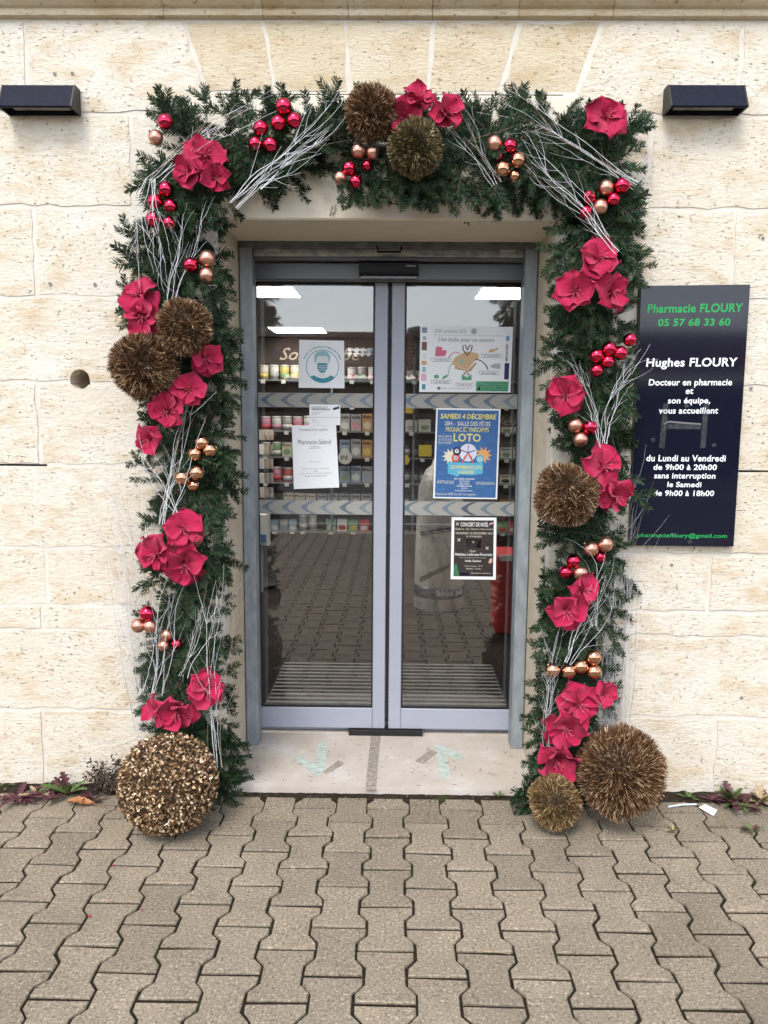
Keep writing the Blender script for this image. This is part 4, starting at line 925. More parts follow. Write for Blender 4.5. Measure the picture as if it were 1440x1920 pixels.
# ================================================================== ON THE WALL
def wall_lamp(xa, xb, label):            # photo x of its ends at the wall, y of bottom 218
    a, b = P(xa, 218, 0), P(xb, 218, 0); zb_ = (a.z + b.z) / 2; zt_ = P((xa + xb) / 2, 170, 0).z
    x0, x1 = a.x, b.x
    t = thing('wall_lamp', label, 'wall lamp', ((x0 + x1) / 2, 0, zb_), 'pair of dark wall lamps')
    pr = [(-0.0045, zt_), (-0.048, zt_), (-0.088, zb_ + .004), (-0.085, zb_), (-0.078, zb_), (-0.074, zb_ + .022), (-0.012, zb_ + .022), (-0.010, zb_), (-0.0045, zb_)]
    n = len(pr); m = MB(); e = 0.006
    m.add([(x0 + e, y, z) for y, z in pr] + [(x1 - e, y, z) for y, z in pr], [(k, n + k, n + (k + 1) % n, (k + 1) % n) for k in range(n)])
    m.build('housing', NAVY, t)
    side = [(-0.0035, zt_ + .001), (-0.049, zt_ + .001), (-0.0895, zb_ + .004), (-0.086, zb_ - .001), (-0.0035, zb_ - .001)]
    for xs in (x0, x1 - e):
        n = len(side); m = MB(); m.add([(xs, y, z) for y, z in side] + [(xs + e, y, z) for y, z in side], [(k, (k + 1) % n, n + (k + 1) % n, n + k) for k in range(n)] + [tuple(range(n)), tuple(range(2 * n - 1, n - 1, -1))]); m.build('end_cap', BROWNSIDE, t)
    MB().box(x0 + .03, x1 - .03, -0.070, -0.016, zb_ + .014, zb_ + .0215).build('lens', LENS, t)
    sc = MB().lathe([(.004, 0), (.004, .0012), (.002, .0015)], n=8).mesh('screw', plain('bright_screw', (0.6, 0.6, 0.6), .3, .8))
    for xs in (x0 + .014, x1 - .014): inst('screw', sc, t, Vector((xs, -0.0665, (zt_ + zb_) / 2)) - t.location, Matrix.Rotation(R(66), 3, 'X'))
wall_lamp(18, 153, 'dark navy wall lamp left of the garland')
wall_lamp(1241, 1383, 'dark navy wall lamp above the pharmacy sign')

YS = -0.030
s = Sheet([(1202.5, 536), (1406, 533.5), (1374.8, 1024.8), (1182, 1022.6)], YS)
t = thing('pharmacy_sign', 'tall navy pharmacy sign with green and white lettering', 'sign', s.base)
def signmat():
    q = NT('navy_gloss_sign'); co = q.coords(); f = q.noise(co, 30, 4)
    return q.set(col=q.ramp(f, [(.3, (0.0055, 0.0065, 0.016)), (.7, (0.008, 0.009, 0.021))]), rough=.07, spec=.5)
SGN = signmat()
bd = s.board(t, 'panel', SGN, 0.006)
c = s.c; mm = 0.004
MB().add([(c[0].x - mm, YS + .0065, c[0].z + .001), (c[1].x + mm, YS + .0065, c[1].z + .001), (c[2].x + mm, YS + .0065, c[2].z - .001), (c[3].x - mm, YS + .0065, c[3].z - .001)] +
         [(c[0].x - mm, -.0045, c[0].z + .001), (c[1].x + mm, -.0045, c[1].z + .001), (c[2].x + mm, -.0045, c[2].z - .001), (c[3].x - mm, -.0045, c[3].z - .001)],
         [(3, 2, 1, 0), (4, 5, 6, 7), (0, 1, 5, 4), (1, 2, 6, 5), (2, 3, 7, 6), (3, 0, 4, 7)]).build('back_box', BROWNSIDE, t)
GREEN = plain('green_vinyl', (0.012, 0.33, 0.075), .5, vary=.02); WV = plain('white_vinyl', (0.82, 0.82, 0.84), .5, vary=.02)
for st_, u0, v0, u1, v1, mt in (('Pharmacie FLOURY', .0655, .068, .95, .101, GREEN), ('05 57 68 33 60', .169, .123, .84, .151, GREEN), ('Hughes FLOURY', .0757, .27, .931, .313, WV),
        ('Docteur en pharmacie', .107, .35, .891, .382, WV), ('et', .459, .386, .531, .407, WV), ('son équipe,', .296, .421, .695, .45, WV), ('vous accueillent', .2155, .458, .775, .482, WV),
        ('du Lundi au Vendredi', .1165, .6415, .876, .6665, WV), ('de 9h00 à 20h00', .188, .6775, .795, .70, WV), ('sans interruption', .199, .712, .787, .74, WV), ('le Samedi', .328, .746, .6575, .767, WV),
        ('de 9h00 à 18h00', .201, .7795, .783, .802, WV), ('pharmaciefloury@gmail.com', .063, .949, .9326, .971, GREEN)):
    s.text(t, st_, u0, v0, u1, v1, mt, bold=0.024 if mt is WV or 'FL' in st_ or '05' in st_ else 0.018, shear=0.06, res=4, spacing=1.05)
OLDT = NT('old_clear_tape'); _tr = OLDT.n('ShaderNodeBsdfTransparent'); _mx = OLDT.n('ShaderNodeMixShader')
OLDT.set(col=(0.20, 0.205, 0.205), rough=.45); f_ = OLDT.noise(OLDT.coords(), 60, 5, .7)
OLDT.l(OLDT.ramp(f_, [(.3, .04), (.7, .34)]), _mx.inputs[0]); OLDT.l(_tr.outputs[0], _mx.inputs[1]); OLDT.l(OLDT.b.outputs[0], _mx.inputs[2]); OLDT.l(_mx.outputs[0], OLDT.out.inputs['Surface'])
s.poly(t, 'tape_remnant', [(.255, .443), (.305, .443), (.285, .617), (.232, .612)], OLDT.m, .0012); s.poly(t, 'tape_remnant', [(.635, .445), (.685, .445), (.675, .613), (.625, .615)], OLDT.m, .0012)
s.poly(t, 'tape_remnant', [(.302, .514), (.62, .522), (.62, .543), (.302, .54)], OLDT.m, .0012)
s.line(t, 'tape_edge', [(.27, .522), (.31, .512), (.45, .517), (.62, .522)], .003, plain('tape_edge_white', (.16, .16, .16), .5), .0014)
for q in ((.15, .58), (.73, .60), (.40, .952), (.55, .978), (.45, .45)): s.poly(t, 'tape_remnant', [(q[0], q[1]), (q[0] + .035, q[1] - .006), (q[0] + .05, q[1] + .006), (q[0] + .015, q[1] + .012)], OLDT.m, .0013)

# ================================================================== THE CHRISTMAS ARCH
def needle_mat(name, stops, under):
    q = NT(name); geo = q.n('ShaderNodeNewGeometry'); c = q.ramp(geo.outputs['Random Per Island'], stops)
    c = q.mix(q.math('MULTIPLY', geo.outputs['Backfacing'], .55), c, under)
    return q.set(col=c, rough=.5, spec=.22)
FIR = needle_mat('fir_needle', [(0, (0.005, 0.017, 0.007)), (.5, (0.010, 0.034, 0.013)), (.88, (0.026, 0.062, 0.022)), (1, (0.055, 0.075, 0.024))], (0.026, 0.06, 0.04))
BARK = plain('fir_bark', (0.07, 0.045, 0.028), .9)
def sprig(seed, L):
    r = np.random.RandomState(seed); V = []; F = []; stems = []
    def stem(p, d, length, dens, r0, depth):
        n = max(3, int(length / .02)); pts = [np.array(p)]; dd = np.array(d, float)
        for i in range(n):
            dd = dd + r.normal(0, .035, 3) + np.array([0, 0, -.006]); dd /= np.linalg.norm(dd); pts.append(pts[-1] + dd * length / n)
        stems.append((pts, r0)); k = int(length * dens)
        for i in range(k):
            t = (i + r.rand()) / k; j = min(int(t * n), n - 1); f = t * n - j
            b = pts[j] * (1 - f) + pts[j + 1] * f; ax = pts[j + 1] - pts[j]; ax /= np.linalg.norm(ax)
            up = np.array([0, 0, 1.0]); sd_ = np.cross(up, ax); sd_ /= np.linalg.norm(sd_); up = np.cross(ax, sd_)
            a = r.choice([0, math.pi]) + r.normal(0, .55); rad = sd_ * math.cos(a) + up * (abs(math.sin(a)) if r.rand() < .8 else -abs(math.sin(a)) * .5)
            dirn = rad * .86 + ax * (.55 + .35 * r.rand()); dirn /= np.linalg.norm(dirn)
            ln = r.uniform(.017, .026) * (1 - .35 * max(0, t - .8) / .2); wv = np.cross(dirn, up + r.normal(0, .5, 3)); wv /= np.linalg.norm(wv) + 1e-9
            w0 = .0014; tip = b + dirn * ln; m_ = b + dirn * ln * .6
            o_ = len(V); V.extend([b - wv * w0 * .6, b + wv * w0 * .6, m_ + wv * w0, tip + wv * w0 * .35, tip - wv * w0 * .35, m_ - wv * w0]); F.append((o_, o_ + 1, o_ + 2, o_ + 5)); F.append((o_ + 5, o_ + 2, o_ + 3, o_ + 4))
        if depth < 1:
            ns = int(length / .042); sgn = 1
            for i in range(1, ns):
                t = i / ns; j = min(int(t * n), n - 1); ax = pts[j + 1] - pts[j]; ax /= np.linalg.norm(ax)
                sd_ = np.cross([0, 0, 1.0], ax); sgn = -sgn; ang = r.uniform(.7, 1.0)
                d2 = ax * math.cos(ang) + sd_ * sgn * math.sin(ang) + np.array([0, 0, r.normal(0, .12)])
                stem(pts[j], d2 / np.linalg.norm(d2), length * (.50 * (1 - t) + .16) * r.uniform(.75, 1.15), dens * .95, r0 * .6, depth + 1)
    stem(np.zeros(3), np.array([1.0, 0, 0]), L, 900, .0032, 0)
    m = MB(); m.v = [tuple(v) for v in V]; m.f = [list(f) for f in F]; m.mi = [0] * len(F); m.cur = 1
    for pts, r0 in stems: m.tube(pts[::2] + ([pts[-1]] if len(pts) % 2 == 0 else []), [r0 * (1 - .7 * i / max(1, len(pts[::2]))) for i in range(len(pts[::2]) + (1 if len(pts) % 2 == 0 else 0))], 4, False)
    return m
SPR = [sprig(100 + k, (.16, .19, .21, .23, .25, .27, .20, .24)[k]) for k in range(8)]
SPM = [m.mesh('fir_branch', [FIR, BARK]) for m in SPR]
gar = thing('fir_garland', 'thick dark green fir garland arched around the shop doorway', 'garland', (XM, -.05, 0))
# centre line and half-widths in photo pixels: (x, y, half-width left/up, half-width right/down)
LEFT = [(365, 1490, 60, 63), (350, 1420, 80, 75), (348, 1320, 85, 71), (352, 1220, 85, 71), (352, 1100, 85, 68), (350, 980, 85, 71), (345, 860, 90, 75), (352, 740, 75, 71), (345, 620, 95, 77), (335, 530, 95, 79), (335, 430, 75, 71), (347, 340, 72, 67), (375, 285, 62, 58)]
TOP = [(350, 270, 62, 75), (430, 262, 90, 95), (540, 275, 75, 90), (650, 275, 85, 95), (760, 278, 90, 85), (850, 282, 80, 105), (950, 285, 90, 100), (1050, 285, 95, 95), (1110, 290, 82, 85), (1130, 300, 66, 70)]
RIGHT = [(1135, 300, 67, 62), (1125, 380, 63, 70), (1115, 460, 63, 75), (1108, 560, 67, 80), (1100, 650, 73, 85), (1106, 760, 71, 68), (1102, 860, 71, 66), (1088, 960, 67, 64), (1085, 1060, 65, 82), (1080, 1160, 67, 80), (1075, 1260, 67, 78), (1065, 1360, 63, 70), (1050, 1450, 54, 60), (1045, 1500, 46, 45)]
gr = random.Random(77)
def along(path, t):
    n = len(path) - 1; k = min(int(t * n), n - 1); f = t * n - k; a, b = path[k], path[k + 1]
    return [a[i] + (b[i] - a[i]) * f for i in range(4)], (b[0] - a[0], b[1] - a[1])
fill = MB(); cnt = 0
def put(px_, py_, ang, L, ydep, out, solid, roll):
    """a sprig whose root sits at the photo point; ang = direction on the wall (0 right, 90 up)"""
    global cnt
    root = P(px_, py_, ydep); d = Vector((math.cos(ang), -out, math.sin(ang))).normalized()
    zax = Vector((gr.uniform(-.35, .35), -1, gr.uniform(-.1, .5))); zax = (zax - d * zax.dot(d)).normalized(); yax = zax.cross(d)
    M = Matrix((d, yax, zax)).transposed() @ Matrix.Rotation(roll, 3, 'X')
    k = gr.randrange(8); sc = L / (.16, .19, .21, .23, .25, .27, .20, .24)[k]
    if solid: inst('fir_branch', SPM[k], gar, root - gar.location, M, sc); cnt += 1
    else:
        A = np.array(SPR[k].v) * sc @ np.array(M).T + np.array(root - gar.location); b = len(fill.v)
        fill.v.extend(map(tuple, A.tolist())); fill.f.extend([[b + i for i in f] for f in SPR[k].f]); fill.mi.extend(SPR[k].mi)
for path, nn, nf in ((LEFT, 110, 190), (TOP, 86, 190), (RIGHT, 104, 190)):
    for i in range(nn + nf):
        solid = i >= nf; t_ = ((i - nf + gr.random()) / nn) if solid else ((i + gr.random()) / nf)
        (cx, cy, hl, hr), (tx, ty) = along(path, min(max(t_, 0), .999)); tl = math.hypot(tx, ty)
        nx, ny = ty / tl, -tx / tl                      # normal in pixels
        if path is TOP: nx, ny = 0, -1                  # up is the 'left' side
        elif nx > 0: nx, ny = -nx, -ny
        side = 1 if gr.random() < .5 else -1            # 1: left/up, -1: right/down
        hw = hl if side > 0 else hr
        base = math.atan2(-ny * side, nx * side)        # outward angle on the wall (z up)
        spread = gr.uniform(-1.15, 1.15)
        if path is not TOP and gr.random() < .6: spread = abs(spread) * (1 if math.cos(base) < 0 else -1) * gr.choice([1, 1, -.4])   # sprigs mostly hang
        ang = base + spread
        reach = hw * gr.uniform(.86, 1.10)              # pixels to the outline
        L = gr.uniform(.17, .26) if solid else gr.uniform(.17, .23)
        mp_ = 2.0e-3; r_in = reach - L / mp_ * abs(math.cos(spread)) * .93
        r_in = max(-hw * .75, min(r_in, hw * .55))
        tj = gr.uniform(-30, 30)
        if i % 3 == 0 or (not solid and i % 2 == 0):                                  # the middle of the garland: sprigs laid along it
            r_in = hw * gr.uniform(-.45, .5); al = math.atan2(-ty, tx); dn = al if math.sin(al) < 0 else al + math.pi
            if path is TOP: dn = (0 if t_ < .2 else math.pi if t_ > .8 else gr.choice([0, math.pi])) - .35 * gr.random()
            ang = dn + gr.uniform(-.75, .75); ends = 110 if path is not TOP else 60
            tj = gr.uniform(-20, 20) - (0 if path is TOP else 0)
        rx, ry = cx + nx * side * r_in + tx / tl * tj, cy + ny * side * r_in + ty / tl * tj
        if not solid: put(rx, ry, ang, L, gr.uniform(-.055, -.025), gr.uniform(-.02, .12), False, gr.uniform(-.4, .4))
        else: put(rx, ry, ang, L, gr.choice([-.06, -.09, -.115, -.135]) + gr.uniform(-.012, .012), gr.uniform(0.0, .34), True, gr.uniform(-.45, .45))
o = fill.build('inner_branches', [FIR, BARK], gar); tag(o, kind='stuff')
for path in (LEFT, TOP, RIGHT):                         # the wooden laths and wire the branches are tied to
    pts = [P(q[0], q[1], -.028) for q in path]
    MB().tube(pts, [.011] * len(pts), 8).build('support_pole', plain('dark_lath', (0.02, 0.022, 0.014), .9), gar)

# ---- baubles: (x, y, radius) in photo pixels, colour
def bauble_mat(name, c, rough):
    q = NT(name); return q.set(col=c, rough=rough, metal=1.0)
BM = {'r': bauble_mat('red_mirror', (0.60, 0.035, 0.085), .07), 'm': bauble_mat('rose_satin', (0.62, 0.33, 0.245), .34), 'g': bauble_mat('copper_gloss', (0.60, 0.325, 0.20), .12)}
BN = {'r': 'shiny red', 'm': 'satin rose gold', 'g': 'glossy copper'}
def sphere(n=28, k=16): return MB().lathe([(max(.0008, math.sin(math.pi * i / k)), -math.cos(math.pi * i / k)) for i in range(k + 1)], n=n)
BS = {c_: sphere().mesh('ball', BM[c_], True) for c_ in BM}
CAPM = MB().lathe([(.2, .96), (.2, 1.1), (.06, 1.12), (.06, 1.2)], n=10).mesh('cap', plain('cap_gold', (0.5, 0.38, 0.2), .3, .9))
CL = [('at the upper left corner of the garland', [(310, 228, 14, 'r'), (292, 258, 13, 'm')]),
      ('on the top left stretch of the garland', [(532, 200, 15, 'r'), (522, 231, 14, 'r'), (552, 226, 14, 'r'), (489, 241, 14, 'r'), (479, 270, 13, 'r'), (507, 272, 14, 'r')]),
      ('on the left column below the corner flower', [(311, 355, 14, 'r'), (291, 378, 14, 'r'), (320, 387, 13, 'r'), (289, 412, 15, 'r'), (317, 419, 13, 'r'), (300, 433, 9, 'r')]),
      ('below the top brown ball', [(672, 283, 13, 'm'), (699, 286, 12, 'm'), (655, 316, 13, 'r'), (688, 310, 10, 'r'), (667, 341, 12, 'r'), (638, 334, 12, 'm')]),
      ('on the top right stretch of the garland', [(927, 269, 14, 'm'), (956, 274, 13, 'r'), (935, 293, 9, 'r'), (971, 300, 14, 'g'), (942, 317, 14, 'g'), (964, 330, 11, 'g')]),
      ('at the right corner under the top flower', [(1136, 352, 14, 'm'), (1166, 348, 15, 'r'), (1150, 374, 12, 'r'), (1104, 369, 13, 'r'), (1125, 388, 14, 'm'), (1098, 398, 12, 'r')]),
      ('above the two brown balls on the left', [(358, 497, 14, 'r'), (389, 485, 15, 'm'), (388, 516, 14, 'm')]),
      ('in the upper left copper trio', [(379, 830, 13, 'g'), (394, 844, 13, 'g'), (366, 851, 13, 'g')]),
      ('in the lower left copper trio', [(369, 886, 14, 'g'), (342, 896, 14, 'g'), (363, 910, 11, 'g')]),
      ('in the outer trio, lower left column', [(276, 1150, 14, 'r'), (259, 1173, 13, 'm'), (282, 1174, 13, 'm')]),
      ('in the small trio, lower left column', [(313, 1190, 11, 'm'), (307, 1210, 11, 'm'), (331, 1207, 10, 'r')]),
      ('beside the upper part of the pharmacy sign', [(1181, 637, 12, 'r'), (1142, 654, 13, 'r'), (1163, 662, 13, 'r'), (1118, 667, 13, 'r'), (1139, 678, 12, 'r'), (1118, 695, 12, 'r')]),
      ('above the brown ball on the right column', [(1078, 797, 14, 'm'), (1106, 801, 14, 'r'), (1088, 824, 14, 'm')]),
      ('in the right trio below the sign', [(1108, 1029, 14, 'm'), (1135, 1020, 14, 'm'), (1125, 1044, 11, 'r')]),
      ('in the left trio below the sign', [(1075, 1052, 13, 'r'), (1060, 1073, 12, 'r'), (1088, 1074, 14, 'm')]),
      ('in the lower right copper row', [(1036, 1256, 14, 'g'), (1066, 1258, 14, 'g'), (1089, 1249, 14, 'g'), (1113, 1232, 14, 'g'), (1113, 1259, 14, 'g')])]
for place, bs in CL:
    for c_ in 'rmg':
        same = [b for b in bs if b[3] == c_]
        same_sorted = sorted(same, key=lambda b: (b[1], b[0]))
        for k, b in enumerate(same_sorted):
            n = len(same)
            if place.endswith('copper row'):
                word = ['leftmost', 'second from left', 'third from left', 'upper right', 'lower right'][bs.index(b)]
            elif n == 1: word = 'only'
            elif n == 2: word = ('upper', 'lower')[k] if abs(same_sorted[0][1] - same_sorted[1][1]) > 8 else ('left' if b[0] == min(q[0] for q in same) else 'right')
            elif n == 3: word = ('top', 'middle', 'bottom')[k]
            else: word = ['highest', 'second highest', 'third highest', 'third lowest', 'second lowest', 'lowest'][k if n == 6 else (k if k < 2 else 6 - n + k)]
            p = P(b[0], b[1], -.185 + (.02 if b[2] < 12 else 0)); rr = b[2] * mpp(p) * 1.04
            t = thing('bauble', '%s bauble, %s of its colour %s' % (BN[c_], word, place), 'bauble', p, 'baubles on the garland')
            inst('ball', BS[c_], t, (0, 0, 0), None, rr)
            d = Vector((gr.uniform(-.8, .8), .7, gr.uniform(-.8, .8))).to_track_quat('Z', 'Y').to_matrix(); inst('cap', CAPM, t, (0, 0, 0), d, rr)

# ---- fabric amaryllis flowers
def petal_mat():
    q = NT('crimson_fabric'); co = q.coords('Object', (1, 1, 1)); wv = q.noise(co, 26, 4, .6); rn = q.rand()
    c = q.mix(q.ramp(wv, [(.35, 0.0), (.7, .6)]), (0.54, 0.010, 0.070), (0.71, 0.034, 0.15)); c = q.mix(q.math('MULTIPLY', rn, .25), c, (0.40, 0.005, 0.04))
    st_ = q.noise(q.coords('Object', (3, 40, 1)), 3, 4); q.bump(st_, .55, .08)
    return q.set(col=c, rough=.6, sheen=.12, spec=.2)
PETM = petal_mat()
def petal(seed):
    r = random.Random(seed); m = MB(); ns, nt = 14, 12; ph = r.uniform(0, 6); cup = r.uniform(.12, .30); rec = r.uniform(.25, .60); rise = r.uniform(.45, .70); tw = r.uniform(-.25, .25); bend = r.uniform(-.12, .12)
    vs = []
    for i in range(ns + 1):
        s_ = i / ns
        wd = .50 * (math.sin(math.pi * min(1, s_ ** 1.0)) ** .80 if 0 < s_ < 1 else 0) + .05 * (1 - s_)
        for j in range(nt + 1):
            t = -1 + 2 * j / nt
            x = .05 + .95 * s_ * (1 - .10 * abs(t) ** 2 * (s_ > .5)); y = wd * t + bend * s_ * s_ + .02 * math.sin(11 * s_ + ph) * t
            z = rise * s_ ** .9 - rec * s_ ** 2.6 + cup * t * t * (1 - s_ * .6) + .12 * math.sin(9 * s_ + ph + 2.6 * t) * abs(t) ** 1.5 * s_ + .03 * math.sin(14 * s_ + 2 * ph) * t * t + .022 * math.sin(9 * t + ph) * s_ + tw * t * s_ ** 2 - .05 * math.exp(-(t * 4) ** 2) * s_
            vs.append((x, y, z))
    m.add(vs, [(i * (nt + 1) + j, (i + 1) * (nt + 1) + j, (i + 1) * (nt + 1) + j + 1, i * (nt + 1) + j + 1) for i in range(ns) for j in range(nt)])
    return m.mesh('petal', PETM, True)
PET = [petal(k) for k in range(9)]
stm = MB()
for k in range(5):
    a = 1.2566 * k; stm.tube([(0, 0, .05), (.05 * math.cos(a), .05 * math.sin(a), .3), (.13 * math.cos(a), .13 * math.sin(a) - .05, .52), (.2 * math.cos(a), .2 * math.sin(a) - .1, .60)], [.012, .012, .010, .018], 5)
STM = stm.mesh('stamens', plain('pink_stamen', (0.55, 0.12, 0.16), .5), True)
THR = MB().lathe([(.03, -.3), (.06, -.12), (.12, 0), (.1, .06)], n=10).mesh('calyx', PETM, True)
def flower(px_, py_, rp_, label, tx=0.0, tz=0.0, spin=0.0, y=-.19):
    p = P(px_, py_, y); rr = rp_ * mpp(p) * 1.04
    f = Vector((tx, -1, tz)).normalized(); Q = f.to_track_quat('Z', 'Y').to_matrix() @ Matrix.Rotation(spin, 3, 'Z')
    t = thing('amaryllis_flower', label, 'flower', p, 'red fabric amaryllis flowers on the garland')
    for k in range(6):
        low = -.07 if k % 2 else 0.0; a = R(60 * k + gr.uniform(-12, 12)); sc = rr * gr.uniform(.86, 1.12)
        M = Q @ Matrix.Rotation(a, 3, 'Z') @ Matrix.Rotation(gr.uniform(-.42, .30), 3, 'Y') @ Matrix.Rotation(gr.uniform(-.25, .25), 3, 'X')
        inst('petal', PET[gr.randrange(9)], t, Q @ Vector((0, 0, low * rr)), M, (sc, sc * gr.uniform(.92, 1.12), sc))
    inst('stamens', STM, t, (0, 0, 0), Q, rr); inst('calyx', THR, t, (0, 0, 0), Q, rr)
FL = [(388, 298, 44, 'upper bloom of the corner trio on the upper left', .1, .25), (358, 322, 34, 'left bloom of the corner trio on the upper left', -.5, -.1), (404, 332, 32, 'lower right bloom of the corner trio on the upper left', .35, -.35),
      (762, 224, 43, 'large bloom overlapping the two brown balls at the top centre', -.15, -.1), (786, 190, 34, 'raised bloom behind the large one at the top centre', .1, .6), (838, 215, 37, 'right bloom of the three at the top centre', .35, .05),
      (1135, 222, 47, 'single large bloom at the upper right corner', .05, .1),
      (266, 556, 40, 'upper bloom left of the two brown balls', -.3, .35), (272, 594, 40, 'lower bloom left of the two brown balls', -.2, -.15),
      (386, 671, 36, 'bloom right of the two brown balls', .25, -.1), (352, 733, 37, 'upper bloom of the trio below the two brown balls', .35, .15), (314, 770, 38, 'middle bloom of the trio below the two brown balls', -.05, -.1), (284, 822, 34, 'lowest bloom of the trio below the two brown balls', -.35, -.3),
      (346, 992, 46, 'upper bloom of the trio at mid height, left column', .2, .25), (297, 1038, 42, 'left bloom of the trio at mid height, left column', -.3, .0), (348, 1052, 46, 'lower right bloom of the trio at mid height, left column', .15, -.3),
      (334, 1328, 42, 'front bloom above the gold leaf ball', .0, -.25), (384, 1290, 40, 'upper right bloom above the gold leaf ball', .3, .15), (298, 1335, 32, 'left bloom above the gold leaf ball', -.6, -.2),
      (1120, 487, 42, 'topmost bloom of the trio on the upper right column', .15, .25), (1078, 548, 43, 'left bloom of the trio on the upper right column', -.2, .05), (1144, 548, 38, 'right bloom of the trio on the upper right column', .3, -.1),
      (1062, 740, 40, 'single bloom left of the tall navy sign', -.25, -.1), (1128, 876, 46, 'upper bloom beside the brown ball on the right', .1, .2), (1150, 928, 38, 'lower bloom beside the brown ball on the right', .3, -.2),
      (1092, 1106, 34, 'rear bloom of the pair on the lower right column', .35, .3), (1060, 1142, 44, 'front bloom of the pair on the lower right column', -.1, -.1),
      (1130, 1302, 30, 'topmost bloom above the large brown ground ball', .45, .2), (1084, 1320, 42, 'second bloom from the top above the large brown ground ball', .1, .2), (1060, 1360, 44, 'third bloom from the top above the large brown ground ball', -.15, -.05), (1044, 1420, 43, 'lowest bloom, above the small brown ground ball', -.1, -.25)]
for k, (a, b, c_, d, tx, tz) in enumerate(FL): flower(a, b, c_, 'crimson fabric amaryllis, ' + d, tx, tz, gr.uniform(0, 1.0), -.185 - .012 * (k % 3))

# ---- needle balls and the gold leaf ball
def needle_ball(px_, py_, rp_, y, label, stops, seed, dens=1.0, ground=False):
    p = P(px_, py_, y); rr = rp_ * mpp(p)
    if ground: p.z = max(p.z, rr * .97)
    t = thing('needle_ball', label, 'decorative ball', p, 'needle covered balls')
    inst('core', sphere(20, 12).mesh('core', plain('ball_core', (0.035, 0.02, 0.01), .9), True), t, (0, 0, 0), None, rr * .80)
    r = np.random.RandomState(seed); N = int(9500 * (rr / .12) ** 1.5 * dens)
    d = r.normal(0, 1, (N, 3)); d /= np.linalg.norm(d, axis=1)[:, None]
    # tufts: needles lean in bunches
    cen = r.normal(0, 1, (90, 3)); cen /= np.linalg.norm(cen, axis=1)[:, None]; lean = r.normal(0, .45, (90, 3))
    near = np.argmax(d @ cen.T, axis=1); dirn = d + lean[near] * .7 + r.normal(0, .28, (N, 3)); dirn /= np.linalg.norm(dirn, axis=1)[:, None]
    lump = 1 + .035 * np.sin(d @ r.normal(0, 3, 3) + 1) + .035 * np.sin(d @ r.normal(0, 5, 3) + 2) - .05 * (r.rand(90)[near] > .82)
    lump = lump[:, None]
    base = d * rr * r.uniform(.72, .82, (N, 1)) * lump; ln = (rr * lump[:, 0] - np.linalg.norm(base, axis=1))[:, None] * r.uniform(.9, 1.25, (N, 1)); ln = np.maximum(ln, .012)
    wv = np.cross(dirn, r.normal(0, 1, (N, 3))); wv /= np.linalg.norm(wv, axis=1)[:, None]; w0 = .00135
    tip = base + dirn * ln; V = np.stack([base - wv * w0, base + wv * w0, tip + wv * w0 * .55, tip - wv * w0 * .55], 1).reshape(-1, 3)
    F = np.arange(N * 4).reshape(-1, 4)
    me = bpy.data.meshes.new('needles'); me.from_pydata(V.tolist(), [], F.tolist()); me.materials.append(stops); me.update()
    o = bpy.data.objects.new('needles', me); col.objects.link(o); o.parent = t; tag(o, kind='stuff')
BRN = by_island('bronze_needle', [(0, (0.05, 0.020, 0.008)), (.5, (0.125, 0.055, 0.022)), (.75, (0.30, 0.165, 0.08)), (1, (0.74, 0.54, 0.34))], .38, .15)
BRG = by_island('green_bronze_needle', [(0, (0.035, 0.035, 0.012)), (.45, (0.085, 0.085, 0.028)), (.8, (0.26, 0.18, 0.08)), (1, (0.5, 0.36, 0.2))], .42, .15)
BRD = by_island('golden_needle', [(0, (0.06, 0.028, 0.010)), (.4, (0.17, 0.095, 0.035)), (.75, (0.38, 0.25, 0.11)), (1, (0.62, 0.46, 0.25))], .4, .2)
needle_ball(697, 212, 51, -.20, 'brown needle ball at the top centre, left of the flowers', BRN, 1)
needle_ball(778, 278, 53, -.21, 'greenish needle ball below the top centre flowers', BRG, 2)
needle_ball(347, 612, 53, -.235, 'smaller upper brown needle ball on the left column', BRN, 3)
needle_ball(271, 685, 64, -.21, 'larger lower brown needle ball on the left column', BRN, 4)
needle_ball(1062, 928, 62, -.22, 'brown needle ball halfway up the right column', BRN, 5)
needle_ball(1164, 1447, 83, -.24, 'large brown needle ball resting at the foot of the right column', BRN, 6, 1.0, True)
needle_ball(1040, 1503, 50, -.27, 'small golden brown needle ball on the paving by the step', BRD, 7, 1.0, True)
